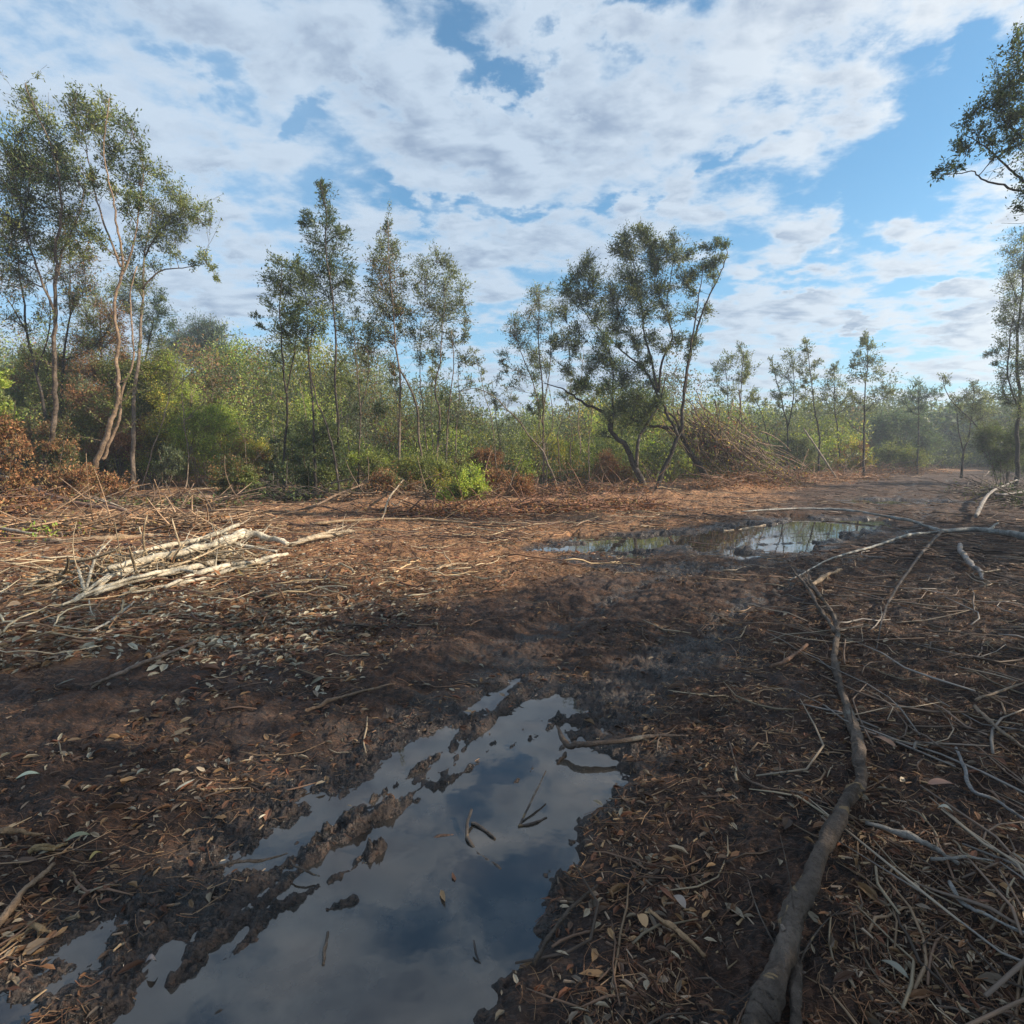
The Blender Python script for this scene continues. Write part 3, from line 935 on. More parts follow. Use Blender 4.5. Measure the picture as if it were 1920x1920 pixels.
make_tree('rust_leaved_tree', 'orange-brown leaved tree in the undergrowth behind the sinuous trunk', T,
          [([(200, 900), (196, 760), (192, 660), (190, 560)], 4, 1.5)],
          [(188, 572, 26), (165, 605, 30), (210, 600, 28), (150, 650, 30), (225, 640, 26), (190, 650, 32), (170, 700, 30), (230, 690, 24), (120, 690, 26)],
          Y=20, pal='rust', clump_pal=('olive', 0.45), leaf=0.11, bark=MIDB)
make_tree('spreading_tree', 'low grey-green tree with flat side sprays behind the long right-reaching branch', T,
          [([(262, 900), (264, 760), (275, 660), (290, 600)], 4, 1.5)],
          [(290, 570, 16), (312, 590, 18), (275, 600, 22), (320, 612, 12), (240, 570, 22), (255, 540, 20), (215, 545, 18), (280, 635, 22), (300, 550, 10)],
          Y=22, pal='blue', clump_pal=('grey', 0.4), leaf=0.12, bark=DARKB)
make_tree('round_tree', 'dark rounded tree rising above the distant scrub left of centre', T,
          [([(372, 800), (372, 700), (370, 640)], 7, 3)],
          [(370, 625, 22), (392, 615, 16), (345, 640, 24), (400, 640, 26), (325, 655, 18), (310, 665, 12), (370, 655, 32), (420, 662, 18), (350, 670, 28), (400, 675, 30), (432, 680, 12), (412, 620, 10)],
          Y=38, pal='blue', leaf=0.20, lw=0.3, dens=1.7, bark=MIDB)

# --- the middle group
make_tree('slender_tree', 'leftmost slender tree of the central row with a short rounded green top', T,
          [([(530, 900), (533, 845), (537, 753), (530, 687), (530, 637), (523, 587), (527, 500)], 4, 1), ([(537, 740), (552, 650), (560, 560)], 2.5, 0.8)],
          [(518, 495, 16), (503, 525, 20), (544, 502, 16), (520, 545, 26), (548, 540, 24), (500, 575, 14), (530, 590, 24), (552, 590, 22), (540, 640, 16), (515, 620, 12), (560, 500, 12)],
          Y=17, pal='olive', clump_pal=('dark', 0.3), leaf=0.12, dens=0.85, bark=DARKB)
make_tree('spire_tree', 'tallest tree of the central row with a pointed spire of narrow leaves', T,
          [([(637, 940), (633, 880), (633, 837), (630, 753), (628, 653), (623, 570), (615, 487), (612, 403), (603, 340)], 5, 1)],
          [(603, 345, 5), (605, 362, 8), (608, 380, 11), (612, 400, 14), (577, 402, 8), (580, 418, 9), (590, 435, 15), (618, 430, 20), (645, 440, 13), (600, 462, 22), (635, 465, 22), (584, 480, 16),
           (620, 500, 28), (655, 500, 13), (590, 515, 24), (640, 540, 26), (610, 555, 26), (660, 555, 13), (652, 525, 14), (630, 590, 18)],
          pal='dark', leaf=0.16, lw=0.24, dens=1.0, bark=DARKB)
make_tree('slender_tree', 'dark slender tree close behind the pointed spire tree', T,
          [([(592, 945), (590, 880), (588, 800), (582, 700), (574, 600), (565, 520)], 5, 1), ([(637, 935), (630, 880), (620, 827), (603, 770), (590, 737), (580, 670), (597, 600)], 4, 1.2)],
          [(565, 510, 14), (570, 540, 20), (582, 575, 24), (555, 575, 20), (590, 610, 22), (565, 620, 20), (605, 590, 16), (575, 650, 18), (552, 610, 14)],
          pal='dark', clump_pal=('olive', 0.3), leaf=0.12, dens=0.9, bark=DARKB)
make_tree('slender_tree', 'thin see-through tree with small tufts just right of the spire tree', T,
          [([(676, 930), (672, 850), (674, 760), (668, 690), (662, 600)], 3, 0.8), ([(674, 780), (690, 700), (688, 640)], 2, 0.7)],
          [(665, 590, 14), (675, 620, 16), (655, 640, 14), (690, 660, 14), (664, 670, 12), (640, 620, 13), (690, 630, 10)],
          Y=17.5, pal='grey', leaf=0.10, dens=0.6, bark=MIDB)
make_tree('forked_tree', 'conical grey-green tree with a bowed forked trunk at the middle of the row', T,
          [([(752, 925), (752, 850), (750, 753), (747, 687), (740, 620), (730, 520), (726, 415)], 5, 1), ([(790, 890), (786, 830), (783, 770), (767, 720), (747, 687)], 4, 2.5)],
          [(726, 418, 6), (724, 435, 9), (720, 455, 14), (738, 460, 10), (712, 482, 20), (742, 480, 16), (698, 503, 16), (732, 510, 24), (694, 535, 13), (718, 545, 26), (752, 535, 15),
           (705, 580, 26), (742, 578, 24), (690, 612, 14), (716, 620, 20), (760, 515, 9), (758, 590, 14), (735, 640, 14)],
          Y=17.5, pal='grey', clump_pal=('mixed', 0.35), leaf=0.12, dens=0.9, bark=MIDB)
make_tree('bushy_topped_tree', 'multi-stemmed tree with a broad hazy rounded crown at the right of the central row', T,
          [([(818, 915), (820, 840), (822, 780), (815, 720), (828, 650), (832, 560)], 4, 1.2), ([(838, 905), (836, 830), (844, 760), (850, 700), (846, 620)], 3.2, 1),
           ([(852, 900), (855, 820), (862, 750), (860, 660)], 2.5, 0.8), ([(805, 905), (800, 820), (790, 740), (785, 660), (790, 600)], 2.5, 0.8)],
          [(788, 500, 16), (815, 490, 20), (838, 500, 18), (852, 515, 14), (868, 535, 13), (800, 530, 24), (832, 540, 28), (868, 568, 14), (850, 580, 22), (798, 580, 30), (830, 600, 28),
           (768, 625, 20), (805, 635, 24), (872, 600, 12), (765, 590, 14), (845, 640, 18), (780, 545, 12), (870, 640, 9)],
          Y=18, pal='grey', leaf=0.12, dens=0.85, bark=MIDB)
make_tree('thin_sapling', 'bent wispy sapling with one small tuft between the central row and the big leaning tree', 'sapling',
          [([(935, 890), (925, 800), (908, 740), (900, 690), (890, 655)], 1.6, 0.5)],
          [(890, 662, 9), (898, 680, 9), (904, 700, 7), (886, 680, 6)], Y=18, pal='grey', leaf=0.10, dens=0.6, bark=MIDB)
make_tree('arching_tree', 'fallen thin tree arching low to the left before the big leaning tree', T,
          [([(1050, 890), (1020, 850), (990, 815), (960, 775), (925, 745), (890, 728), (860, 735)], 3, 0.8)],
          [(920, 745, 12), (900, 735, 10), (945, 760, 12), (970, 790, 10), (880, 728, 8)], Y=19, pal='grey', leaf=0.09, dens=0.35, bark=MIDB, rise=-1)
make_tree('slender_tree', 'open slender tree with layered tufts immediately left of the big leaning tree', T,
          [([(1018, 905), (1017, 838), (1017, 735), (1011, 633), (1012, 545)], 3.5, 1), ([(1018, 800), (1000, 720), (975, 650), (962, 605)], 2, 0.8), ([(1018, 780), (1030, 700), (1035, 600)], 2, 0.8)],
          [(1000, 548, 13), (1030, 545, 9), (1012, 570, 20), (995, 590, 14), (966, 608, 16), (962, 632, 16), (978, 650, 16), (1010, 620, 20), (1030, 600, 14), (940, 662, 10), (1000, 665, 18), (1022, 690, 15),
           (970, 700, 16), (958, 722, 10), (1000, 710, 12)],
          Y=21, pal='grey', clump_pal=('mixed', 0.3), leaf=0.11, dens=0.85, bark=MIDB)

# --- the big tree in the clearing's edge
make_tree('leaning_tree', 'big multi-stemmed tree fanning out left and right at the clearing edge, dark crown', T,
          [([(1220, 925), (1192, 881), (1171, 838), (1148, 808), (1136, 773), (1090, 753), (1063, 735), (1025, 722)], 11, 1.2),
           ([(1192, 878), (1196, 832), (1205, 806), (1224, 779), (1241, 745), (1246, 700)], 6, 1.5),
           ([(1232, 920), (1244, 881), (1262, 838), (1276, 803), (1279, 765), (1291, 692), (1308, 619), (1323, 575), (1349, 511), (1364, 470)], 8, 1.2),
           ([(1270, 818), (1258, 790), (1247, 765), (1233, 735), (1212, 698), (1177, 668), (1154, 645), (1122, 616), (1092, 575)], 5, 1.2),
           ([(1233, 735), (1221, 663), (1209, 633), (1203, 575), (1192, 500)], 4, 1.2),
           ([(1236, 730), (1241, 677), (1259, 633), (1250, 575), (1262, 490)], 4, 1.2),
           ([(1283, 740), (1296, 660), (1308, 575), (1322, 500)], 4, 1),
           ([(1148, 808), (1150, 760), (1150, 700), (1140, 640)], 4, 1.2)],
          [(1168, 448, 15), (1195, 436, 13), (1212, 440, 13), (1212, 465, 18), (1180, 475, 24), (1152, 470, 12), (1238, 468, 16), (1262, 452, 12), (1268, 482, 20), (1225, 500, 24), (1293, 475, 11),
           (1318, 465, 10), (1345, 458, 11), (1360, 462, 8), (1338, 495, 13), (1318, 500, 10), (1102, 498, 16), (1085, 515, 17), (1062, 545, 16), (1112, 525, 20), (1145, 555, 24), (1085, 565, 22),
           (1050, 585, 16), (1120, 595, 20), (1180, 530, 28), (1230, 545, 26), (1278, 530, 20), (1160, 595, 26), (1210, 590, 20), (1130, 640, 18), (1060, 640, 15), (1120, 668, 22), (1150, 690, 24),
           (1180, 715, 26), (1195, 750, 24), (1165, 770, 20), (1220, 722, 16), (1060, 695, 14), (1082, 650, 14), (1272, 640, 14), (1140, 735, 18), (1205, 790, 16), (1185, 640, 16), (1250, 600, 14), (1098, 720, 14), (1108, 690, 14), (1075, 620, 16), (1155, 620, 18), (1225, 640, 16), (1250, 660, 13), (1290, 590, 14), (1300, 640, 12), (1205, 690, 16), (1230, 760, 16),
           (1110, 560, 16), (1040, 640, 12), (1190, 560, 20), (1300, 520, 14), (1140, 780, 14)],
          pal='dark', clump_pal=('grey', 0.40), leaf=0.12, dens=1.75, bark=DARKB)
make_tree('toppled_tree', 'toppled dark trunk leaning across behind the big fan-shaped tree, brown dead tops', T,
          [([(1342, 922), (1308, 867), (1279, 816), (1259, 806), (1218, 798), (1180, 790)], 11, 3), ([(1279, 816), (1262, 780), (1235, 770)], 5, 2)],
          [(1190, 770, 22), (1215, 780, 22), (1170, 800, 18), (1230, 760, 18), (1200, 810, 16)],
          pal='redd', clump_pal=('dark', 0.5), leaf=0.10, dens=0.9, bark=DARKB, rise=-1)

# --- the right-hand row
def row_tree(label, st, cl, Y, pal='grey', leaf=0.14, dens=0.8, name='slender_tree', bark=DARKB, bare=0, **k):
    make_tree(name, label, T, st, cl, Y=Y, pal=pal, leaf=leaf, dens=dens, bark=bark, bare=bare, **k)


row_tree('two-stemmed hazy tree first to the right of the big fan-shaped tree',
         [([(1394, 900), (1390, 827), (1390, 777), (1394, 660)], 3.2, 0.8), ([(1369, 890), (1366, 800), (1362, 700)], 2, 0.7)],
         [(1388, 652, 9), (1392, 672, 14), (1368, 672, 13), (1358, 692, 14), (1342, 690, 11), (1402, 690, 16), (1385, 712, 17), (1338, 716, 12), (1360, 735, 10), (1412, 735, 10), (1375, 735, 12)], 25)
row_tree('short feathery tree with a bent top left of the thin high-topped tree',
         [([(1477, 885), (1478, 810), (1467, 760), (1457, 715), (1450, 680)], 2.8, 0.7), ([(1478, 800), (1488, 730), (1486, 670)], 2, 0.7)],
         [(1448, 680, 8), (1456, 698, 12), (1480, 665, 11), (1484, 685, 12), (1470, 710, 14), (1488, 735, 11), (1450, 742, 9), (1466, 740, 11)], 27)
row_tree('thin high-topped tree with a bare lower trunk and small tufted head',
         [([(1537, 890), (1535, 810), (1528, 767), (1521, 717), (1510, 645)], 3, 0.8)],
         [(1509, 642, 6), (1511, 660, 10), (1503, 680, 12), (1522, 690, 10), (1534, 680, 6), (1514, 708, 10), (1497, 700, 7), (1528, 712, 8)], 27, leaf=0.15)
row_tree('short pale tree between the two high-topped trees of the right-hand row',
         [([(1578, 880), (1572, 820), (1567, 777), (1563, 720), (1565, 685)], 2.2, 0.7)],
         [(1565, 688, 8), (1560, 705, 13), (1576, 722, 12), (1550, 728, 13), (1570, 745, 12), (1542, 745, 10), (1588, 740, 8)], 30, leaf=0.15)
row_tree('well-formed tiered tree with a straight trunk, tallest of the right-hand row',
         [([(1617, 890), (1620, 793), (1622, 727), (1627, 630)], 3.6, 0.8), ([(1620, 775), (1640, 755), (1672, 742)], 1.6, 0.6)],
         [(1626, 632, 6), (1621, 648, 11), (1636, 655, 10), (1606, 668, 9), (1640, 678, 12), (1618, 680, 14), (1598, 706, 10), (1646, 698, 9), (1614, 708, 12), (1635, 738, 11), (1658, 732, 10),
          (1673, 736, 8), (1592, 745, 12), (1606, 750, 10)], 27, leaf=0.15)
row_tree('dark-headed small tree on the skyline right of the tiered tree',
         [([(1722, 880), (1722, 800), (1720, 730)], 2.5, 0.8)],
         [(1718, 722, 10), (1728, 735, 13), (1705, 742, 12), (1745, 745, 13), (1757, 740, 8), (1722, 752, 15), (1695, 750, 8)], 33, pal='blue', leaf=0.17)
row_tree('hazy domed tree on the skyline left of the tall right-edge tree',
         [([(1803, 885), (1808, 845), (1814, 820), (1822, 770), (1826, 730)], 3.6, 0.8), ([(1806, 850), (1795, 790), (1790, 750)], 2, 0.7)],
         [(1825, 722, 9), (1835, 738, 12), (1815, 742, 12), (1848, 750, 12), (1800, 752, 12), (1832, 765, 16), (1860, 772, 10), (1790, 765, 9), (1846, 785, 14), (1812, 785, 13)], 28, leaf=0.14)
row_tree('bowed nearly bare tree arching left out of the dark right-hand wood',
         [([(1892, 880), (1888, 835), (1885, 813), (1840, 807), (1813, 780), (1780, 747), (1767, 707)], 3, 0.8)],
         [(1770, 705, 6), (1776, 722, 7), (1788, 745, 7), (1800, 765, 6)], 24, leaf=0.12, dens=0.5, rise=-1)
row_tree('leaning broken sapling right of the two-stemmed hazy tree',
         [([(1460, 880), (1448, 850), (1434, 800), (1423, 765), (1413, 742)], 2.4, 0.7)],
         [(1413, 740, 8), (1422, 752, 8), (1405, 750, 7), (1436, 752, 6)], 24, leaf=0.12, dens=0.6, name='thin_sapling')
row_tree('tall dark tree closing the clearing at the right edge of the photo',
         [([(1903, 905), (1905, 840), (1912, 740), (1906, 680), (1914, 600), (1919, 500), (1925, 420)], 6.5, 1.5), ([(1908, 760), (1890, 700), (1892, 640), (1905, 560)], 2.5, 1)],
         [(1912, 445, 18), (1900, 475, 18), (1918, 505, 22), (1893, 530, 18), (1905, 560, 22), (1888, 585, 16), (1880, 605, 13), (1905, 620, 24), (1872, 645, 12), (1865, 655, 8), (1890, 660, 18),
          (1912, 690, 20), (1885, 705, 16), (1900, 745, 20), (1878, 740, 12), (1918, 780, 20), (1940, 600, 40), (1945, 700, 40), (1940, 500, 35)],
         21, pal='dark', leaf=0.12, clump_pal=('grey', 0.3))
make_tree('overhanging_tree', 'near tree at the upper right whose dark branches hang into the sky', T,
          [([(2080, 1010), (2085, 850), (2065, 700), (2040, 560), (2010, 440), (1975, 330), (1955, 210), (1930, 120), (1915, 70)], 12, 2.5),
           ([(2010, 440), (1960, 385), (1915, 362), (1860, 343), (1825, 322), (1775, 326)], 5, 1),
           ([(1990, 390), (1930, 340), (1885, 312), (1850, 280), (1808, 252)], 4.5, 1), ([(1975, 330), (1930, 280), (1890, 230), (1865, 160)], 4.5, 1)],
          [(1912, 70, 16), (1895, 100, 18), (1910, 130, 22), (1872, 140, 16), (1880, 170, 22), (1908, 185, 24), (1845, 195, 15), (1865, 215, 20), (1832, 205, 12), (1895, 225, 24), (1812, 232, 15), (1840, 245, 15),
           (1798, 268, 12), (1818, 275, 10), (1860, 265, 14), (1775, 318, 13), (1755, 328, 9), (1795, 312, 9), (1905, 270, 20), (1908, 392, 10), (1940, 250, 45), (1960, 160, 45), (1950, 350, 35), (2010, 280, 60),
           (2020, 400, 60), (2060, 500, 60), (1990, 480, 35), (2110, 600, 60)],
          Y=10.5, pal='dark', leaf=0.085, dens=0.75, bark=DARKB, lw=0.42)


# ------------------------------------------------------------------ shrubs
def shrub(name, label, px, py, wpx, hpx, pal, Y=None, leaf=0.07, dens=1.0, n=16, bark=MIDB, clump_pal=None, mat=None, lw=0.4, stems=7, cat='shrub', bare=0):
    """a bush whose foot is at (px, py) in the photograph, wpx wide and hpx tall"""
    if Y is None:
        Y = G(px, py)[1]
    st = []
    for k in range(stems):
        a = rng.uniform(-0.5, 0.5)
        hh = hpx * rng.uniform(0.5, 0.95)
        st.append(([(px + a * wpx * 0.15, py + 3), (px + a * wpx * 0.5, py - hh * 0.5), (px + a * wpx * 0.85, py - hh)], 1.5, 0.6))
    cl = []
    for k in range(n):
        a = rng.uniform(-1, 1); t = rng.uniform(0.15, 1.0)
        lim = math.sqrt(max(0.05, 1 - (abs(t - 0.45) / 0.62) ** 2))
        cl.append((px + a * wpx * 0.5 * lim, py - t * hpx * rng.uniform(0.82, 1.0), max(6, wpx * rng.uniform(0.07, 0.13) + 2)))
    return make_tree(name, label, cat, st, cl, Y=Y, pal=pal, leaf=leaf, dens=dens, bark=bark, clump_pal=clump_pal, spread=2.2,
                     mat=mat, lw=lw, crown='foliage', trunk='stems', rise=0.0, bare=bare)


SH = [
    # label, px, py, w, h, palette, extra
    ('russet_shrub', 'red-brown dry-leaved bush cut by the left edge of the photo', 5, 965, 110, 190, 'rust', dict(Y=11, mat=MAT_DEAD, n=24)),
    ('russet_shrub', 'dead rusty-brown brush around the foot of the sinuous tall tree', 165, 965, 150, 90, 'rust', dict(mat=MAT_DEAD, n=20, leaf=0.08)),
    ('russet_shrub', 'brown withered bush high between the two left trunks', 175, 900, 170, 175, 'rust', dict(Y=19, mat=MAT_DEAD, n=24, clump_pal=('olive', 0.3))),
    ('leafy_shrub', 'bright yellow-green big-leaved bush at the left edge under the trees', 5, 850, 80, 150, 'olive', dict(Y=17, leaf=0.10, n=14, clump_pal=('bright', 0.4))),
    ('leafy_shrub', 'olive bush with many pale crooked stems left of centre', 300, 905, 190, 230, 'olive', dict(Y=20, n=34, bark=PALE, stems=14, clump_pal=('bright', 0.4))),
    ('leafy_shrub', 'yellow-green bush at the foot of the clearing bank below the crooked pale stems', 385, 905, 130, 150, 'bright', dict(Y=19, n=22, bark=PALE, stems=10)),
    ('leafy_shrub', 'small pale-leaved bush at the foot of the crooked pale stems', 315, 895, 60, 60, 'grey', dict(Y=18, n=10)),
    ('leafy_shrub', 'orange-tinged bush at the end of the sunny strip left of the spire tree', 475, 905, 110, 90, 'yellow', dict(Y=19.5, n=18, clump_pal=('rust', 0.5))),
    ('dark_shrub', 'dense dark green bush around the foot of the spire tree', 590, 940, 130, 150, 'dark', dict(n=26, clump_pal=('olive', 0.2))),
    ('dark_shrub', 'dark brushy bush at the left foot of the spire tree', 545, 925, 90, 120, 'dark', dict(n=18)),
    ('leafy_shrub', 'light green low bush right of the spire tree foot', 690, 935, 110, 90, 'bright', dict(n=18, clump_pal=('olive', 0.5))),
    ('leafy_shrub', 'sprawling yellow-green bush below the bowed forked trunk', 775, 935, 130, 85, 'yellow', dict(n=20, clump_pal=('olive', 0.5))),
    ('leafy_shrub', 'mid green bush at the foot of the broad-crowned hazy tree', 845, 935, 100, 70, 'olive', dict(n=16, clump_pal=('yellow', 0.3))),
    ('russet_shrub', 'rust-orange dead bush right of the broad-crowned hazy tree', 905, 925, 90, 80, 'rust', dict(mat=MAT_DEAD, n=16)),
    ('fern_clump', 'bright yellow-green ferny bush at the middle of the photo left of the big leaning tree', 1040, 905, 160, 75, 'yellow', dict(n=28, leaf=0.10, lw=0.3)),
    ('russet_shrub', 'orange withered fronds before the yellow-green ferny bush', 945, 945, 90, 60, 'rust', dict(mat=MAT_DEAD, n=12)),
    ('leafy_shrub', 'green bush between the two trunks of the big leaning tree', 1255, 905, 70, 60, 'olive', dict(n=12, clump_pal=('bright', 0.4))),
    ('leafy_shrub', 'light green low bush at the right foot of the toppled trunk', 1310, 900, 70, 50, 'bright', dict(n=12)),
    ('russet_shrub', 'small rust-coloured bush left of the big leaning trunk base', 1150, 915, 80, 60, 'rust', dict(mat=MAT_DEAD, n=14, clump_pal=('olive', 0.2))),
    ('leafy_shrub', 'brown-and-olive bush standing nearest at the left, before the sinuous trunk', 95, 955, 130, 160, 'mixed', dict(n=26, Y=15.2, clump_pal=('rust', 0.35))),
    ('leafy_shrub', 'tall olive bush between the two left-hand trunks and the round tree', 235, 900, 150, 240, 'olive', dict(n=36, Y=19.5, clump_pal=('yellow', 0.4))),
    ('leafy_shrub', 'yellowing bush rising behind the leftmost trunks', 60, 900, 170, 240, 'olive', dict(n=36, Y=20, clump_pal=('rust', 0.3))),
    ('leafy_shrub', 'pale green low bush spilling over the debris bank before the broad-crowned tree', 870, 955, 110, 60, 'olive', dict(n=16, clump_pal=('bright', 0.4))),
    ('leafy_shrub', 'wispy olive bush on the bank right of the yellow-green ferny bush', 1130, 900, 90, 80, 'olive', dict(n=16)),
    ('russet_shrub', 'withered brown bush at the middle of the row before the forked tree', 730, 950, 110, 60, 'rust', dict(mat=MAT_DEAD, n=14, clump_pal=('mixed', 0.4))),
    ('leafy_shrub', 'olive bush spilling forward left of the dark tangle of curved stems', 430, 950, 100, 85, 'mixed', dict(n=18, clump_pal=('olive', 0.5))),
    ('leafy_shrub', 'orange-topped bush beneath the tiered tree of the right-hand row', 1598, 885, 70, 60, 'yellow', dict(n=14, Y=30, leaf=0.10, clump_pal=('rust', 0.4))),
    ('leafy_shrub', 'low round bush at the far end of the muddy track', 1685, 885, 90, 40, 'olive', dict(n=14, Y=34, leaf=0.12)),
    ('dark_shrub', 'dark dense bush closing the far end of the clearing', 1690, 880, 120, 105, 'blue', dict(n=26, Y=40, leaf=0.16)),
    ('dark_shrub', 'dark thick bush at the foot of the right-edge tree', 1880, 895, 120, 90, 'dark', dict(n=22, Y=23)),
    ('leafy_shrub', 'grey-green bush at the foot of the short feathery tree', 1500, 890, 110, 70, 'grey', dict(n=18, Y=28, leaf=0.10)),
]
for nm, lb, px, py, w_, h_, pl, ex in SH:
    shrub(nm, lb, px, py, w_, h_, pl, **ex)

for q in range(26):
    px_ = [rng.uniform(480, 900), rng.uniform(930, 1120), rng.uniform(40, 420)][q % 3]
    Yq = rng.uniform(19, 24)
    f_ = 960 - 40 + 0 * Yq
    yb = 915 - 2.2 * (Yq - 19)
    tp = rng.uniform(640, 740)
    st_ = [([(px_, yb), (px_ + rng.normal(0, 5), yb - 70), (px_ + rng.normal(0, 8), (yb + tp) / 2), (px_ + rng.normal(0, 12), tp)], 2.2, 0.7)]
    cl_ = [(st_[0][0][-1][0] + rng.normal(0, 9), tp + rng.uniform(-5, 60), rng.uniform(5, 10)) for _ in range(5)]
    make_tree('scrub_sapling', 'thin dark-stemmed sapling standing up out of the green scrub', 'sapling', st_, cl_, Y=Yq,
              pal=['olive', 'grey', 'mixed'][q % 3], leaf=0.11, dens=0.5, bark=MIDB if q % 2 else PALE, group='thin saplings in the scrub')

# pale bare stems that stand out of the scrub on the left
for lb, st in [
    ('bare pale forked sapling rising from the scrub below the round tree',
     [([(262, 900), (285, 850), (303, 790), (315, 740), (328, 700), (340, 668)], 2.2, 0.7), ([(315, 740), (345, 712), (372, 690)], 1.4, 0.5), ([(328, 700), (318, 680)], 1, 0.4)]),
    ('bare grey crooked stem with a drooping arm right of the pale sapling',
     [([(345, 905), (352, 850), (345, 790), (340, 740), (346, 700)], 2.0, 0.7), ([(345, 790), (370, 765), (392, 745)], 1.2, 0.4)]),
    ('thin dark bare sapling before the sunny strip left of the spire tree',
     [([(462, 960), (463, 900), (460, 840), (445, 790)], 1.8, 0.6), ([(463, 900), (480, 860), (500, 830)], 1, 0.4)]),
    ('twiggy brown bare sapling standing before the forked tree',
     [([(700, 935), (695, 870), (705, 800), (700, 740)], 1.6, 0.5), ([(697, 870), (680, 820), (672, 790)], 1, 0.4)]),
]:
    make_tree('bare_sapling', lb, 'sapling', st, [], Y=15 if 'dark' in lb else 18, bark=PALE if 'pale' in lb or 'grey' in lb else MIDB)


# ------------------------------------------------------------------ scrub behind (nobody could count it)
def build_thicket():
    mbL = MB(); mbT = MB()
    sky_x = [-300, 0, 120, 250, 330, 450, 560, 700, 860, 1000, 1100, 1250, 1400, 1560, 1650, 1720, 1850, 1930, 2200]
    sky_y = [630, 655, 655, 660, 672, 664, 690, 700, 740, 775, 772, 758, 768, 785, 772, 765, 775, 765, 740]
    nb = 700
    swx = rng.uniform(0, 100)
    LC, LD, LN, LL, CC = [], [], [], [], []
    TW, TRr, TC = [], [], []
    for i in range(nb):
        px = rng.uniform(-260, 2160)
        # nearest row of the scrub stands just behind the clearing's edge
        y_edge = np.interp(px, [-300, 300, 520, 900, 1250, 1500, 1750, 2100], [18, 20, 19, 20, 23, 27, 42, 24])
        layer = rng.random() ** 1.25
        Yb = y_edge + 1.0 + layer * 26
        g = D(px, 960, Yb)
        z0 = H1(g[0], Yb)
        top = D(px, np.interp(px, sky_x, sky_y), Yb)[2]
        hgt = (top - z0) * rng.uniform(0.60, 1.06) * (0.45 + 0.55 * min(1, layer * 2.6))
        hgt *= 0.92 + 0.85 * float(fbm(np.array([px / 95 + swx]), np.array([Yb / 6]), 2, 400)[0])
        if rng.random() < 0.12:
            hgt *= 1.25
        hgt = min(hgt, 6.5)
        w = rng.uniform(0.8, 1.6) * (0.7 + hgt * 0.25)
        leftness = np.clip((900 - px) / 700, 0, 1)
        pr = rng.random()
        if pr < 0.38: pal = rng.choice(['olive', 'olive', 'mixed'])
        elif pr < 0.38 + 0.36: pal = 'bright' if rng.random() < 0.75 else 'yellow'
        elif pr < 0.88: pal = 'grey'
        elif pr < 0.88 + 0.10 * leftness: pal = 'rust'
        else: pal = 'dark'
        if 1600 < px: pal = rng.choice(['blue', 'grey', 'dark', 'olive'])
        base = np.array([g[0], Yb, z0])
        nc = int(6 + hgt * 4)
        cc = base + np.stack([rng.normal(0, w * 0.42, nc), rng.normal(0, w * 0.42, nc), hgt * rng.uniform(0.12, 1.0, nc) ** 0.75], 1)
        cc[:, 2] = np.minimum(cc[:, 2], z0 + hgt)
        if rng.random() < 0.35:
            # a shoot that outgrows the rest
            cc[: nc // 4, :2] = base[:2] + rng.normal(0, 0.12, (nc // 4, 2)); cc[: nc // 4, 2] = z0 + hgt * rng.uniform(0.9, 1.3, nc // 4)
        m = int((62 if Yb < 32 else 40) + 16 * rng.random())
        ls = 0.0030 * Yb + 0.008
        P = np.repeat(cc, m, 0) + rng.normal(0, 1, (nc * m, 3)) * np.array([0.27, 0.27, 0.30]) * (0.6 + 0.12 * hgt)
        k = len(P)
        LC.append(P); LD.append(unit(rng.normal(0, 1, (k, 3)) + np.array([0, 0, 0.5]))); LN.append(unit(rng.normal(0, 1, (k, 3)) + np.array([0, 0, 0.7])))
        LL.append(ls * rng.uniform(0.7, 1.3, k)); CC.append(palcol(pal, k, rng.uniform(0.55, 1.15)))
        ns = rng.integers(7, 14)
        s = base + np.stack([rng.normal(0, 0.25 * w, ns), rng.normal(0, 0.25 * w, ns), np.zeros(ns) - 0.1], 1)
        e = base + np.stack([rng.normal(0, 0.55 * w, ns), rng.normal(0, 0.55 * w, ns), hgt * rng.uniform(0.6, 1.0, ns)], 1)
        c = (s + e) / 2 + rng.normal(0, 0.22, (ns, 3))
        tw = bez(s, c, e, 7) + rng.normal(0, 0.025, (ns, 7, 3))
        TW.append(tw); TRr.append(np.linspace(1, 0.35, 7)[None] * rng.uniform(0.008, 0.022, ns)[:, None])
        TC.append(np.array(PALE if rng.random() < 0.45 else MIDB)[None] * rng.uniform(0.6, 1.3, (ns, 1)))
    LC = np.concatenate(LC)
    leaves(mbL, LC, np.concatenate(LD), np.concatenate(LN), np.concatenate(LL) * 1.5, np.concatenate(LL) * 0.62, np.concatenate(CC))
    add_tubes(mbL, np.concatenate(TW), np.concatenate(TRr), 3, np.concatenate(TC), 1)
    tag(mbL.build('thicket', [MAT_LEAF, MAT_BARK]), 'dense green and brown scrub behind the clearing', 'scrub', kind='stuff')


build_thicket()


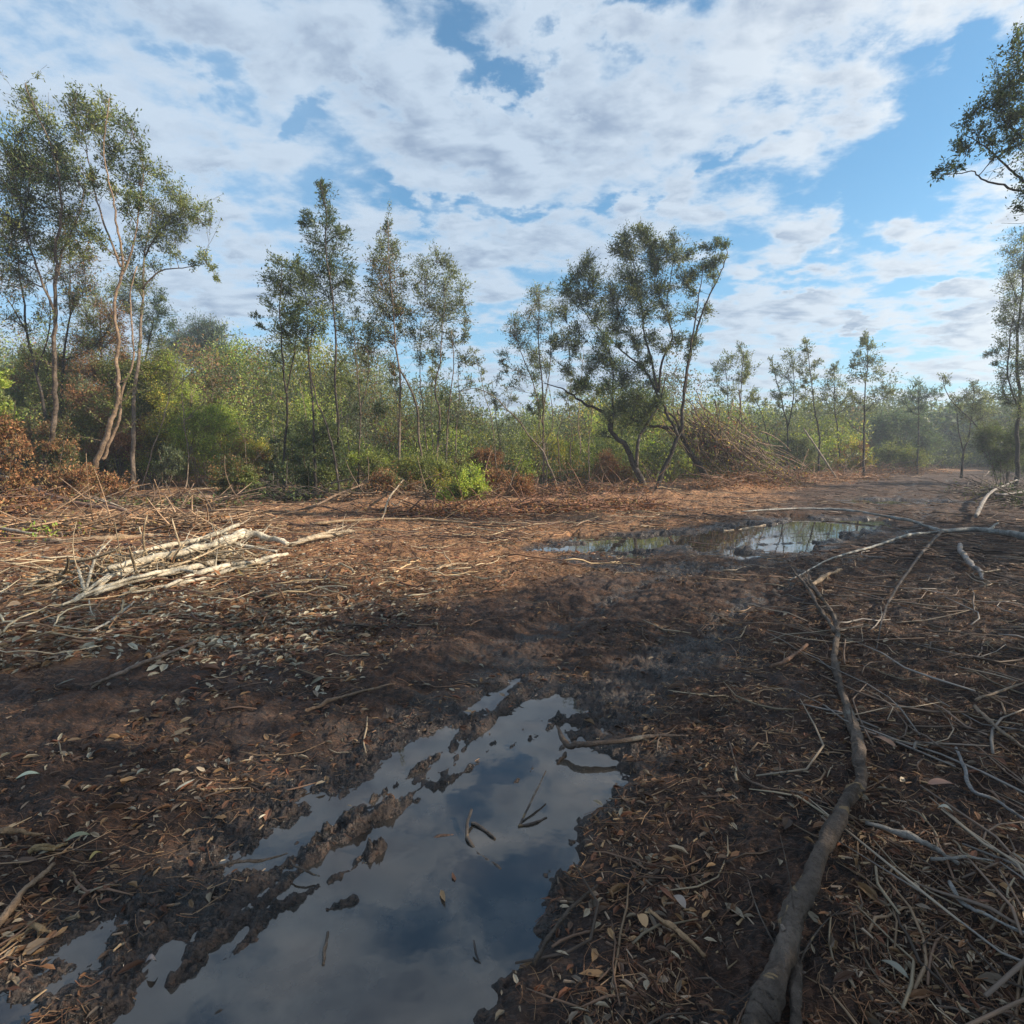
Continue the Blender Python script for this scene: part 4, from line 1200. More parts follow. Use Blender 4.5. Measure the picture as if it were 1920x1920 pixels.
def build_far_wood():
    """far wood that closes the horizon"""
    mb = MB()
    LC, LL, CC = [], [], []
    for i in range(900):
        a = RAD(rng.uniform(-62, 62)); r = rng.uniform(60, 110)
        x = r * math.sin(a); y = r * math.cos(a)
        h = rng.uniform(4.0, 6.6) * (r / 80)
        nc = 10
        cc = np.array([x, y, 0]) + np.stack([rng.normal(0, 1.1, nc), rng.normal(0, 1.1, nc), h * rng.uniform(0.05, 1, nc)], 1)
        P = np.repeat(cc, 22, 0) + rng.normal(0, 0.65, (nc * 22, 3))
        LC.append(P); LL.append(np.full(len(P), 0.55)); CC.append(palcol(rng.choice(['blue', 'olive', 'grey', 'dark']), len(P)))
    P = np.concatenate(LC); k = len(P)
    leaves(mb, P, unit(rng.normal(0, 1, (k, 3))), unit(rng.normal(0, 1, (k, 3))), np.concatenate(LL), np.concatenate(LL) * 0.5, np.concatenate(CC))
    tag(mb.build('distant_wood', MAT_LEAF), 'hazy far-off wood low on the horizon', 'wood', kind='stuff')


build_far_wood()


# wood standing to the right of the clearing: it shades the foreground
def side_tree(x, y, h, label, Yp=None, pal='dark'):
    base = np.array([x, y, H1(x, y) - 0.05])
    root = bpy.data.objects.new('woodland_tree', None)
    root.location = base
    COL.objects.link(root)
    tag(root, label, T, 'woodland trees beside the clearing, right of the view')
    mbT = MB(); mbL = MB()
    tr = catmull(base + np.array([[0, 0, 0], [0.1, 0.05, h * 0.35], [-0.1, 0.1, h * 0.7], [0, 0, h]]), 14)
    add_tubes(mbT, tr[None], np.linspace(0.14, 0.02, 14)[None], 7, np.array(DARKB))
    nc = 40
    c = base + np.stack([rng.normal(0, 1.0, nc), rng.normal(0, 1.0, nc), h * rng.uniform(0.12, 1.0, nc)], 1)
    s = tr[np.clip(((c[:, 2] - base[2]) / h * 11).astype(int) - 1, 0, 13)]
    add_tubes(mbT, bez(s, (s + c) / 2 + rng.normal(0, 0.15, (nc, 3)), c, 6), np.linspace(0.03, 0.008, 6)[None].repeat(nc, 0), 4, np.array(DARKB))
    P = np.repeat(c, 90, 0) + rng.normal(0, 0.36, (nc * 90, 3))
    k = len(P)
    leaves(mbL, P, unit(rng.normal(0, 1, (k, 3))), unit(rng.normal(0, 1, (k, 3)) + np.array([0, 0, 0.6])), 0.15 * rng.uniform(0.7, 1.2, k), 0.075, palcol(pal, k))
    mbT.build('trunk', MAT_BARK, root, base, smooth=True)
    mbL.build('crown', MAT_LEAF, root, base)


for k, (x, y, h) in enumerate([(7.0, -2.6, 8.5), (8.2, -0.8, 9.0), (7.8, 0.6, 8.6), (8.8, 2.0, 9.0), (9.4, 3.3, 8.4), (10.6, -2.0, 9.5), (11.4, 0.2, 9.8), (12.4, 2.2, 9.0),
                               (12.6, 6.6, 5.6), (7.2, -4.4, 8.5), (10.4, -4.4, 9.5), (14.6, 9.6, 6.2), (13.4, 8.0, 5.8)]):
    side_tree(x, y, h, 'leafy tree of the wood beside the clearing, out of the photo on the right')

# ------------------------------------------------------------------ branches and logs on the ground
def ground_path(pts, n, r, lift=0.0, sink=0.25):
    P = np.array([G(*p)[:2] for p in pts])
    Q = catmull(P, n)
    h = height(Q[:, 0], Q[:, 1])
    h = np.maximum(h, -0.01)
    # a stick bridges the hollows
    t = np.linspace(0, 1, n)
    k = max(3, n // 3)
    hs = np.array([h[max(0, i - k):i + k + 1].max() * 0.5 + h[max(0, i - k):i + k + 1].mean() * 0.5 for i in range(n)])
    z = hs + r * (1 - sink) + lift
    return np.column_stack([Q, z])


def branch(name, label, cat, lines, col=(0.20, 0.145, 0.11), group=None, twigs=0, mat=None, sides=8, leafy=None, knots=0):
    """lines: [(pixel points, radius px list or pair, lift)]"""
    mb = MB()
    first = None
    for pts, rp, lift in lines:
        n = max(12, len(pts) * (22 if sides > 10 else 9))
        dist = np.array([G(*p)[1] for p in pts])
        rp = np.array(rp, float) * 0.62
        if len(rp) == 2:
            rp = np.linspace(rp[0], rp[1], len(pts))
        rw = rp * (dist * math.cos(PITCH) + 0.18) / F
        t = np.linspace(0, len(pts) - 1, n)
        r = np.interp(t, np.arange(len(pts)), rw)
        r = r * (1 + 0.10 * wig(n, 1, 1, 2 if sides <= 10 else 6)[:, 0])
        P = ground_path(pts, n, r, 0)
        lf = np.interp(t, np.linspace(0, len(pts) - 1, len(lift)), lift) if isinstance(lift, (list, tuple)) else lift
        P[:, 2] += lf
        P += wig(n, 1, 3, 2 if sides <= 10 else 8) * (r.mean() * 0.22)
        if first is None:
            first = P[0].copy()
        add_tubes(mb, P[None], np.maximum(r, 0.0015)[None], sides, np.array(col) * rng.uniform(0.85, 1.15), rough=0.38)
        if twigs:
            k = int(twigs)
            i = rng.integers(n // 3, n, k)
            s = P[i]
            L = rng.uniform(0.12, 0.6, k)[:, None] * (0.4 + 0.08 * dist.mean())
            ax = unit(P[-1] - P[0])
            dr = unit(ax + rng.normal(0, 0.6, (k, 3)) + np.array([0, 0, 0.15])) * L
            dr[:, 2] = np.clip(dr[:, 2], -0.02, 0.25)
            e = s + dr
            c = (s + e) / 2 + rng.normal(0, 0.12, (k, 3)) * L
            c[:, 2] = np.maximum(c[:, 2], 0.05)
            add_tubes(mb, bez(s, c, e, 6), np.linspace(1, 0.3, 6)[None] * (r[i] * 0.28)[:, None].clip(0.0015, 0.01), 4, np.array(col) * 0.8)
        for kk in range(knots):
            # bark scars and stubs of lost side branches
            i = rng.integers(2, n - 2)
            dr = unit(np.cross(P[i + 1] - P[i - 1], rng.normal(0, 1, 3)) + np.array([0, 0, 0.01]))
            if dr[2] < 0: dr = -dr
            s = P[i] + dr * r[i] * 0.6; e = P[i] + dr * r[i] * rng.uniform(1.2, 1.7)
            add_tubes(mb, np.array([[s, (s + e) / 2, e]]), np.array([[r[i] * 0.30, r[i] * 0.24, r[i] * 0.16]]), 6, np.array(col) * 1.5)
    if leafy:
        for _ in range(1):
            k = leafy[0]
            c = first + rng.normal(0, leafy[2], (k, 3)) * np.array([1, 1, 0.35]) + np.array([0, 0, 0.12])
            leaves(mb, c, unit(rng.normal(0, 1, (k, 3))), unit(rng.normal(0, 1, (k, 3)) + [0, 0, 1]), 0.08, 0.03, palcol(leafy[1], k), 1)
    o = mb.build(name, [mat or MAT_WOOD, MAT_LEAF], None, tuple(first), smooth=True)
    tag(o, label, cat, group)
    return o


B = 'branch'
BR = (0.140, 0.108, 0.088)
branch('fallen_branch', 'thick winding grey-brown branch running up from the bottom right of the photo', B,
       [([(1400, 2010), (1440, 1920), (1485, 1790), (1530, 1670), (1590, 1565), (1616, 1500), (1600, 1420), (1573, 1330), (1563, 1260), (1566, 1205), (1545, 1155), (1512, 1115)],
         [42, 38, 30, 24, 18, 16, 14, 11, 9, 7, 5, 3], [0.0, 0.02, 0.05, 0.05, 0.03, 0.02, 0.03, 0.03, 0.05]),
        ([(1487, 2010), (1488, 1900), (1490, 1820), (1492, 1770)], [17, 16, 14, 10], 0.02),
        ([(1563, 1220), (1535, 1175), (1518, 1140), (1500, 1110), (1480, 1080)], [6, 5, 4, 3, 1.5], 0.05),
        ([(1540, 1150), (1520, 1120), (1512, 1090)], [4, 3, 1.5], 0.06),
        ([(1568, 1335), (1540, 1330), (1500, 1345)], [4, 3, 1.5], 0.02)],
       col=BR, twigs=6, sides=20, knots=6, mat=MAT_BARK)
branch('fallen_branch', 'long pale forked branch reaching in from the right edge beyond the winding one', B,
       [([(1990, 1040), (1920, 1025), (1850, 1010), (1762, 1008)], [10, 9, 8, 6], [0.12, 0.1, 0.06, 0.05]),
        ([(1762, 1008), (1700, 988), (1600, 970), (1500, 965), (1390, 972)], [5, 4, 3.5, 2.5, 1.5], 0.05),
        ([(1765, 1010), (1700, 1018), (1640, 1038), (1560, 1062), (1480, 1105)], [4, 3.5, 3, 2.5, 1.5], 0.04),
        ([(1850, 1010), (1862, 1002), (1870, 998)], [4, 3, 2], 0.08)],
       col=(0.34, 0.33, 0.31), sides=8)
branch('fallen_branch', 'dark thin branch hanging down from the fork of the long pale one', B,
       [([(1764, 1012), (1720, 1065), (1672, 1140), (1655, 1180), (1640, 1250)], [4, 4, 3, 3, 1.5], 0.05)], col=(0.075, 0.06, 0.055), twigs=4)
branch('bleached_branch', 'bundle of bleached cream branches lying in the sun on the left', B,
       [([(157, 1153), (213, 1120), (267, 1107), (333, 1083), (417, 1063), (455, 1042), (500, 1043), (542, 1050)], [6, 9, 12, 13, 14, 16, 11, 7], [0.05, 0.06, 0.08, 0.10, 0.11, 0.11, 0.08, 0.04]),
        ([(205, 1122), (283, 1103), (366, 1087), (423, 1067)], [6, 9, 10, 7], 0.20), ([(140, 1170), (200, 1140), (290, 1118), (350, 1100)], [3, 5, 6, 4], 0.12), ([(200, 1110), (260, 1092), (330, 1070), (395, 1058)], [3, 5, 5, 4], 0.10), ([(230, 1138), (300, 1125), (380, 1108), (450, 1085), (520, 1070)], [3, 5, 6, 5, 3], 0.03),
        ([(380, 1075), (430, 1052), (470, 1056), (520, 1062)], [5, 7, 6, 3], 0.05), ([(180, 1150), (240, 1128), (310, 1112), (380, 1094), (440, 1066)], [5, 7, 8, 8, 5], 0.08), ([(250, 1098), (320, 1078), (390, 1062), (450, 1034)], [4, 6, 7, 5], 0.22), ([(313, 1133), (353, 1113), (433, 1087), (483, 1077), (540, 1063)], [5, 7, 8, 6, 5], 0.06),
        ([(122, 1178), (150, 1163), (207, 1117)], [4, 4, 4], 0.12), ([(152, 1117), (157, 1140), (163, 1160)], [3, 4, 4], 0.18), ([(163, 1156), (187, 1100), (215, 1080)], [4, 3, 2], [0.1, 0.2, 0.3]),
        ([(220, 1078), (300, 1098), (370, 1110)], [3, 4, 3], 0.1), ([(170, 1160), (175, 1185), (183, 1195)], [2.5, 2, 1], 0.08), ([(340, 1085), (400, 1045), (430, 1040)], [4, 5, 3], 0.15)],
       col=(0.60, 0.52, 0.40), twigs=8, sides=8, knots=2)
branch('bleached_branch', 'splintered cream root end pointing right from the bleached bundle', B,
       [([(545, 1048), (593, 1034), (640, 1024), (665, 1016)], [6, 7, 5, 2], 0.06), ([(560, 1042), (610, 1030), (660, 1026)], [3, 4, 2], 0.1), ([(585, 1036), (625, 1018), (650, 1008)], [3, 3, 1.5], 0.08)],
       col=(0.48, 0.38, 0.27), twigs=6)
branch('fallen_log', 'thick tan log lying across behind the bleached bundle', 'log',
       [([(85, 1038), (123, 1042), (187, 1040), (253, 1034), (290, 1030)], [7, 9, 10, 9, 7], 0.02)], col=(0.36, 0.25, 0.155), sides=10, knots=2, leafy=(60, 'bright', 0.25))
branch('fallen_log', 'rust-brown log in the litter just above the bleached bundle', 'log',
       [([(222, 1076), (290, 1058), (320, 1064), (385, 1064)], [5, 7, 6, 4], 0.05)], col=(0.30, 0.17, 0.10), sides=8)
branch('fallen_branch', 'long pale split branch entering from the left edge, the upper one', B,
       [([(-60, 918), (0, 935), (40, 944), (83, 953), (133, 958), (183, 972), (243, 992)], [4, 4, 4, 4, 4, 4, 2.5], [0.5, 0.45, 0.35, 0.3, 0.22, 0.15, 0.05]),
        ([(83, 953), (150, 966), (230, 990)], [3, 3, 2], [0.3, 0.2, 0.1])], col=(0.50, 0.40, 0.30), twigs=4)
branch('fallen_branch', 'reddish-brown thicker branch entering from the left edge, the lower one', B,
       [([(-60, 930), (0, 944), (60, 958), (87, 971), (133, 984), (187, 991), (247, 1001)], [6, 6, 7, 7, 6, 6, 5], [0.35, 0.3, 0.25, 0.2, 0.15, 0.1, 0.05])], col=(0.28, 0.16, 0.11), twigs=3)
branch('fallen_branch', 'short pale stick at the left edge above the brush', B, [([(-30, 1020), (0, 1024), (40, 1031), (72, 1033)], [5, 5, 4, 3], 0.1)], col=(0.45, 0.37, 0.29))
branch('fallen_branch', 'long tan pole lying level in the sunny litter at the middle left', B,
       [([(590, 1004), (700, 995), (790, 993), (885, 998)], [4, 4, 4, 2], 0.06)], col=(0.44, 0.31, 0.19), twigs=3)
branch('fallen_branch', 'slanting brown branch rising to the right before the spire tree', B,
       [([(540, 982), (590, 975), (640, 955), (692, 935)], [2.5, 3, 3, 2], [0.05, 0.1, 0.2, 0.3])], col=(0.24, 0.16, 0.11), twigs=3)
branch('fallen_branch', 'forked twig standing up from the litter below the forked tree', B,
       [([(715, 990), (735, 970), (758, 943)], [2.5, 2.5, 1.5], [0.02, 0.2, 0.35]), ([(735, 970), (745, 975), (765, 965)], [2, 1.5, 1], 0.15)], col=(0.42, 0.33, 0.24))
branch('fallen_branch', 'curled pale root lying alone right of the bleached bundle', B,
       [([(790, 1083), (820, 1080), (845, 1072), (878, 1070)], [3, 4, 4, 3], 0.03), ([(845, 1072), (835, 1060), (832, 1052)], [2.5, 2, 1], 0.08)], col=(0.45, 0.33, 0.22), twigs=2)
branch('fallen_branch', 'long straight brown stick on the dark mud left of the narrow rut pool', B, [([(572, 1356), (620, 1340), (680, 1325), (742, 1310)], [5, 5, 4, 2], 0.01)], col=(0.27, 0.18, 0.12))
branch('fallen_branch', 'dark rounded stick in the leaf litter at the left, below the bleached bundle', B,
       [([(170, 1300), (220, 1285), (290, 1258), (368, 1224)], [4, 6, 6, 5], 0.02)], col=(0.19, 0.14, 0.11))
branch('fallen_branch', 'pale curved stick among grey leaves under the end of the bleached bundle', B,
       [([(172, 1213), (205, 1195), (235, 1172), (253, 1150)], [4, 4, 4, 2], 0.04)], col=(0.48, 0.44, 0.38))
branch('fallen_branch', 'pale curved branch leaning in the shade at the far right beside the track', B,
       [([(1828, 982), (1838, 965), (1858, 945), (1905, 922)], [5, 5, 4, 2], [0.05, 0.15, 0.25, 0.3]), ([(1858, 945), (1880, 950), (1930, 940)], [3, 3, 2], 0.25)], col=(0.25, 0.22, 0.20), twigs=3)
branch('fallen_branch', 'short thick pale stub under the long pale forked branch', B,
       [([(1798, 1036), (1803, 1058), (1818, 1078), (1835, 1092), (1842, 1108)], [6, 7, 7, 6, 3], 0.03)], col=(0.33, 0.29, 0.27))
branch('fallen_branch', 'tan hooked stick near the right edge halfway down', B,
       [([(1826, 1345), (1850, 1380), (1890, 1418), (1940, 1455)], [4, 5, 5, 3], 0.03), ([(1826, 1345), (1870, 1330), (1930, 1305)], [4, 3, 2], 0.05)], col=(0.33, 0.24, 0.17))
branch('fallen_branch', 'grey crooked twig near the right edge below the tan hooked stick', B,
       [([(1790, 1438), (1805, 1480), (1818, 1525), (1865, 1545), (1930, 1590)], [4, 5, 5, 4, 3], 0.03)], col=(0.27, 0.25, 0.24))
branch('fallen_branch', 'grey bark-stripped branch right of the thick winding one with a pale splinter end', B,
       [([(1620, 1580), (1690, 1605), (1745, 1635), (1790, 1665)], [6, 9, 8, 5], 0.03), ([(1740, 1655), (1800, 1662), (1858, 1673)], [5, 4, 2], 0.03)], col=(0.27, 0.24, 0.21))
branch('fallen_branch', 'thin grey stick slanting to the bottom right corner', B, [([(1775, 1700), (1800, 1740), (1850, 1775), (1935, 1820)], [5, 5, 5, 4], 0.03)], col=(0.28, 0.26, 0.24))
branch('fallen_branch', 'short broken stick beside the twiggy end of the thick winding branch', B, [([(1518, 1126), (1535, 1112), (1550, 1100), (1575, 1090)], [5, 6, 6, 4], 0.03)], col=(0.30, 0.22, 0.15))
branch('fallen_branch', 'short sharp reddish stick lying on the wet mud left of the winding branch', B, [([(1442, 1278), (1470, 1268), (1492, 1252), (1512, 1234)], [4, 5, 5, 4], 0.02)], col=(0.27, 0.155, 0.10))
branch('fallen_branch', 'thin dark arched twig on the ground left of the bend in the winding branch', B,
       [([(1365, 1430), (1385, 1490), (1430, 1525), (1490, 1535), (1550, 1560)], [2, 2.5, 3, 3, 2], 0.04)], col=(0.16, 0.11, 0.085))
branch('fallen_branch', 'long thin dark stick at the lower edge of the big near puddle', B, [([(1000, 1840), (1030, 1785), (1070, 1735), (1120, 1692)], [6, 6, 5, 4], 0.02)], col=(0.115, 0.085, 0.065))
branch('fallen_branch', 'orange-brown split stick at the bottom right of the big near puddle', B, [([(1215, 1745), (1250, 1775), (1285, 1805), (1320, 1840)], [5, 7, 7, 5], 0.02)], col=(0.36, 0.22, 0.12))
branch('drift_branch', 'dark horned branch lying over the right rim of the big near puddle', B,
       [([(1044, 1393), (1060, 1412), (1090, 1420), (1150, 1416), (1225, 1407), (1290, 1410)], [3, 8, 9, 7, 5, 3], [0.10, 0.04, 0.02, 0.02, 0.02, 0.02]),
        ([(1060, 1415), (1052, 1425), (1045, 1432)], [5, 4, 3], 0.01)], col=(0.12, 0.085, 0.065))
branch('drift_branch', 'angular twig sticking out of the middle of the big near puddle', B,
       [([(1023, 1477), (1000, 1510), (972, 1549)], [2, 3, 3], [0.09, 0.05, 0.0]), ([(972, 1550), (1000, 1545), (1025, 1533)], [3, 3, 2], 0.01)], col=(0.10, 0.08, 0.07))
branch('drift_branch', 'forked grey twig floating in the big near puddle', B,
       [([(884, 1535), (874, 1565), (890, 1592), (912, 1610), (940, 1630)], [4, 5, 5, 6, 5], [0.05, 0.02, 0.0, 0, 0]), ([(884, 1545), (905, 1555), (928, 1573)], [4, 4, 3], 0.01)], col=(0.15, 0.12, 0.10))
branch('drift_branch', 'short brown stick floating left of the forked grey twig', B, [([(790, 1576), (822, 1568), (865, 1563)], [1.5, 5, 4], 0.0)], col=(0.22, 0.13, 0.09))
branch('drift_branch', 'small upright splinter in the lower left of the big near puddle', B, [([(606, 1808), (609, 1780), (614, 1750)], [5, 5, 3], 0.01)], col=(0.17, 0.14, 0.12))
branch('drift_branch', 'half-sunk curved root at the bottom left of the big near puddle', B, [([(395, 1905), (425, 1893), (465, 1903)], [5, 6, 5], 0.0)], col=(0.11, 0.085, 0.07))
branch('drift_branch', 'dark stick crossing the mud ridge at the left of the big near puddle', B,
       [([(380, 1650), (430, 1637), (490, 1628), (540, 1612)], [3, 4, 4, 2], 0.03), ([(545, 1635), (560, 1645), (600, 1652)], [3, 3, 2], 0.03)], col=(0.08, 0.065, 0.055))
branch('drift_branch', 'small forked twig in the dark lower right water of the big near puddle', B,
       [([(862, 1815), (890, 1810), (920, 1812)], [3, 3, 3], 0.0), ([(888, 1780), (893, 1795), (905, 1812)], [3, 3, 2], [0.04, 0.02, 0])], col=(0.12, 0.10, 0.09))
branch('fallen_branch', 'tan splintered slab of wood at the left edge low down, the uppermost of three', B, [([(-20, 1620), (30, 1611), (85, 1600)], [8, 8, 3], 0.01)], col=(0.30, 0.21, 0.13))
branch('fallen_branch', 'ragged yellow-tan splinter at the lower left beside two olive leaves', B,
       [([(55, 1640), (95, 1620), (130, 1604)], [7, 8, 3], 0.01), ([(70, 1636), (105, 1625)], [5, 4], 0.02)], col=(0.38, 0.27, 0.14))
branch('fallen_branch', 'long tan stick running out of the left edge toward the bottom left corner', B, [([(-20, 1775), (15, 1735), (55, 1692), (105, 1648)], [11, 11, 8, 5], 0.01)], col=(0.30, 0.20, 0.13))
branch('fallen_branch', 'short orange broken twig at the lower left edge of the mud', B, [([(58, 1752), (75, 1762), (98, 1768)], [6, 7, 4], 0.02), ([(0, 1800), (30, 1775), (60, 1752)], [3, 4, 3], 0.01)], col=(0.36, 0.24, 0.13))
branch('floating_stick', 'pale broken stick floating at the left end of the middle puddle', B, [([(1356, 996), (1375, 994)], [3, 2.5], 0.0), ([(1385, 993), (1405, 990), (1435, 985)], [2.5, 3, 2.5], 0.0)], col=(0.55, 0.42, 0.30))
branch('leaning_pole', 'pale dead pole leaning left over the right end of the brush line', B,
       [([(1567, 908), (1530, 905), (1500, 903)], [3, 2.5, 2], [0.0, 1.2, 2.3])], col=(0.22, 0.17, 0.13))
branch('leaning_pole', 'dark dead pole leaning left beside the toppled tree', B,
       [([(1480, 908), (1440, 908), (1390, 908)], [3.5, 3, 2], [0.0, 0.8, 2.0])], col=(0.08, 0.06, 0.05))


# pulled-up brush hanging against the toppled tree, and heaps of cut stems
def brush_pile(name, label, a_px, b_px, w, hgt, n, col, leafpal, up=(0, 0, 0), leaf_n=900, Yoff=0.0):
    A = G(*a_px); Bq = G(*b_px)
    A[1] += Yoff; Bq[1] += Yoff
    mb = MB()
    t = rng.uniform(0, 1, n)[:, None]
    s = A * (1 - t) + Bq * t + np.stack([rng.normal(0, w * 0.5, n), rng.normal(0, w * 0.35, n), np.zeros(n)], 1)
    L = rng.uniform(0.4, 1.4, n)[:, None] * w
    dr = unit(np.stack([rng.normal(0, 1, n), rng.normal(0, 0.4, n), rng.normal(0, 0.22, n)], 1) + np.array(up))
    s[:, 2] = height(s[:, 0], s[:, 1]) + np.abs(rng.normal(0, hgt * 0.5, n))
    e = s + dr * L
    e[:, 2] = np.maximum(e[:, 2], height(e[:, 0], e[:, 1]) + 0.02)
    c = (s + e) / 2 + rng.normal(0, 0.08, (n, 3)) * L
    cc = np.array(col)[None] * rng.uniform(0.5, 1.5, (n, 1))
    add_tubes(mb, bez(s, c, e, 6), np.linspace(1, 0.4, 6)[None] * rng.uniform(0.006, 0.022, n)[:, None], 4, cc, 0)
    t = rng.uniform(0, 1, leaf_n)[:, None]
    p = A * (1 - t) + Bq * t + np.stack([rng.normal(0, w * 0.6, leaf_n), rng.normal(0, w * 0.4, leaf_n), np.zeros(leaf_n)], 1)
    p[:, 2] = height(p[:, 0], p[:, 1]) + np.abs(rng.normal(0, hgt * 0.45, leaf_n)) + 0.02
    leaves(mb, p, unit(rng.normal(0, 1, (leaf_n, 3))), unit(rng.normal(0, 1, (leaf_n, 3)) + [0, 0, .6]), rng.uniform(0.07, 0.13, leaf_n), 0.04, palcol(leafpal, leaf_n), 1)
    o = mb.build(name, [MAT_WOOD, MAT_DEAD], None, (0, 0, 0), smooth=True)
    tag(o, label, 'brush pile')


def hanging_brush():
    mb = MB()
    # a fan of dead stems coming down from the toppled trunk to the ground on its right
    n = 420
    top = D(1285, 770, 20.4)
    a = rng.uniform(0, 1, n)
    ex = np.interp(a ** 1.2, [0, 1], [1325, 1500])
    e = np.array([G(x, 918) for x in ex]) + rng.normal(0, 0.5, (n, 3)) * [1, 1, 0]
    e[:, 2] = height(e[:, 0], e[:, 1]) + np.abs(rng.normal(0, 0.35, n))
    s = top + np.stack([rng.normal(0.35, 0.7, n), rng.normal(0, 0.7, n), rng.normal(-0.25, 0.5, n)], 1)
    t0 = rng.uniform(0, 0.55, n)[:, None]; t1 = np.minimum(t0 + rng.uniform(0.25, 0.75, n)[:, None], 1)
    P0 = s + (e - s) * t0; P1 = s + (e - s) * t1
    P1 = P1 + rng.normal(0, 0.22, (n, 3)) * (rng.random((n, 1)) < 0.6)
    P1[:, 2] = np.maximum(P1[:, 2], 0.05)
    c = (P0 + P1) / 2 + rng.normal(0, 0.17, (n, 3))
    cols = np.where(rng.random((n, 1)) < 0.45, np.array([[0.36, 0.25, 0.17]]), np.array([[0.11, 0.07, 0.05]])) * rng.uniform(0.7, 1.3, (n, 1))
    add_tubes(mb, bez(P0, c, P1, 6), np.linspace(1, 0.4, 6)[None] * rng.uniform(0.006, 0.022, n)[:, None], 4, cols, 0)
    k = 3200
    tt = rng.uniform(0, 1, k)[:, None]
    i = rng.integers(0, n, k)
    p = s[i] + (e[i] - s[i]) * tt + rng.normal(0, 0.10, (k, 3))
    pal = palcol('redd', k); g = rng.random(k) < 0.55
    pal[g] = palcol('yellow', g.sum())
    leaves(mb, p, unit(rng.normal(0, 1, (k, 3))), unit(rng.normal(0, 1, (k, 3))), rng.uniform(0.07, 0.13, k), 0.045, pal, 1)
    o = mb.build('hanging_brush', [MAT_WOOD, MAT_DEAD], None, (0, 0, 0), smooth=True)
    tag(o, 'matted slope of dead stems hanging down the right side of the toppled tree', 'brush pile')


hanging_brush()
brush_pile('brush_pile', 'tangled reddish heap of cut stems below the yellow-green ferny bush', (930, 935), (1180, 935), 1.0, 0.35, 420, (0.20, 0.11, 0.07), 'rust', leaf_n=2600)
brush_pile('brush_pile', 'reddish heap of cut stems right of the toppled tree foot', (1330, 928), (1450, 915), 0.9, 0.4, 320, (0.22, 0.12, 0.075), 'rust', leaf_n=2200)
brush_pile('brush_pile', 'brown brush line under the broad-crowned tree at the middle left', (640, 955), (900, 950), 0.9, 0.22, 360, (0.22, 0.15, 0.10), 'rust', leaf_n=1200)
brush_pile('brush_pile', 'rust-coloured heap of brush at the left edge under the pale branches', (-80, 1010), (60, 985), 0.6, 0.35, 260, (0.22, 0.13, 0.09), 'rust', leaf_n=1600)
brush_pile('brush_pile', 'pale tan tangle of splintered sticks around the bleached bundle on the left', (150, 1120), (420, 1075), 0.55, 0.16, 330, (0.48, 0.36, 0.23), 'rust', leaf_n=300)
brush_pile('brush_pile', 'tan tangle of cut stems piled behind the thick tan log at the left', (60, 1015), (420, 1010), 0.9, 0.20, 380, (0.40, 0.26, 0.16), 'rust', leaf_n=900)
brush_pile('brush_pile', 'reddish line of torn roots along the near side of the bank, middle of the photo', (760, 978), (1220, 958), 0.8, 0.20, 520, (0.24, 0.12, 0.075), 'rust', leaf_n=3200)
brush_pile('brush_pile', 'brown tangle of stems at the feet of the left trees', (150, 975), (420, 965), 0.8, 0.25, 380, (0.25, 0.17, 0.12), 'mixed', leaf_n=1800)
brush_pile('brush_pile', 'sunlit orange-brown debris along the left side of the far track', (1440, 915), (1620, 900), 1.2, 0.25, 380, (0.32, 0.19, 0.12), 'rust', leaf_n=2600)
brush_pile('brush_pile', 'dark tangle of curved stems in front of the sunny strip left of the spire tree', (470, 950), (600, 952), 0.7, 0.4, 220, (0.07, 0.055, 0.045), 'dark', leaf_n=900)
brush_pile('brush_pile', 'low brown heap at the far end of the muddy track', (1560, 893), (1740, 888), 1.6, 0.5, 320, (0.16, 0.10, 0.075), 'rust', leaf_n=2200)
brush_pile('brush_pile', 'dim brush heap at the right edge beside the track', (1850, 930), (1990, 960), 0.9, 0.4, 300, (0.12, 0.09, 0.075), 'dark', leaf_n=900)


# ------------------------------------------------------------------ haze
def build_haze():
    m, nt, out = newmat('haze')
    v = N(nt, 'ShaderNodeVolumePrincipled', ins={'Color': (0.80, 0.88, 1.0, 1), 'Density': 0.0026, 'Anisotropy': 0.35})
    nt.links.new(v.outputs[0], out.inputs['Volume'])
    x0, x1, y0, y1, z0, z1 = -1510.0, 1510.0, -1510.0, 1510.0, -2.5, 14.0
    mb = MB()
    V = [(x, y, z) for z in (z0, z1) for y in (y0, y1) for x in (x0, x1)]
    mb.add(V, [[0, 2, 3, 1], [4, 5, 7, 6], [0, 1, 5, 4], [2, 6, 7, 3], [0, 4, 6, 2], [1, 3, 7, 5]])
    tag(mb.build('haze', m), 'thin pale haze lying over the clearing', 'haze', kind='stuff')


build_haze()


# ------------------------------------------------------------------ litter (stuff)
def polar(n, r0, r1, a0=-58, a1=58, power=1.0):
    u = rng.random(n) ** power
    r = r0 * (r1 / r0) ** u
    a = np.radians(rng.uniform(a0, a1, n))
    return r * np.sin(a), r * np.cos(a), r


def lit_weight(x, y):
    """cover of litter, 0..1"""
    pf = poolfield(x, y); wf = wetfield(x, y)
    u = x * TR[0] + y * TR[1]; v = -x * TR[1] + y * TR[0]
    w = 0.55 + 1.3 * fbm(x * 0.9, y * 0.9, 3, 300) + 0.9 * fbm(u * 0.6, v * 3.0, 3, 310)
    w = w - 0.42 * sstep(1.25, 0.5, seg_dist(x, y, TRACK)) + 0.55 * litzone(x, y) + 0.35 * sstep(0.6, 1.6, x - 0.12 * y)
    w = w * (1 - 0.62 * sstep(-0.05, 0.25, wf)) * (1 - 0.94 * sstep(-0.14, 0.03, pf))
    return np.clip(w, 0, 1)


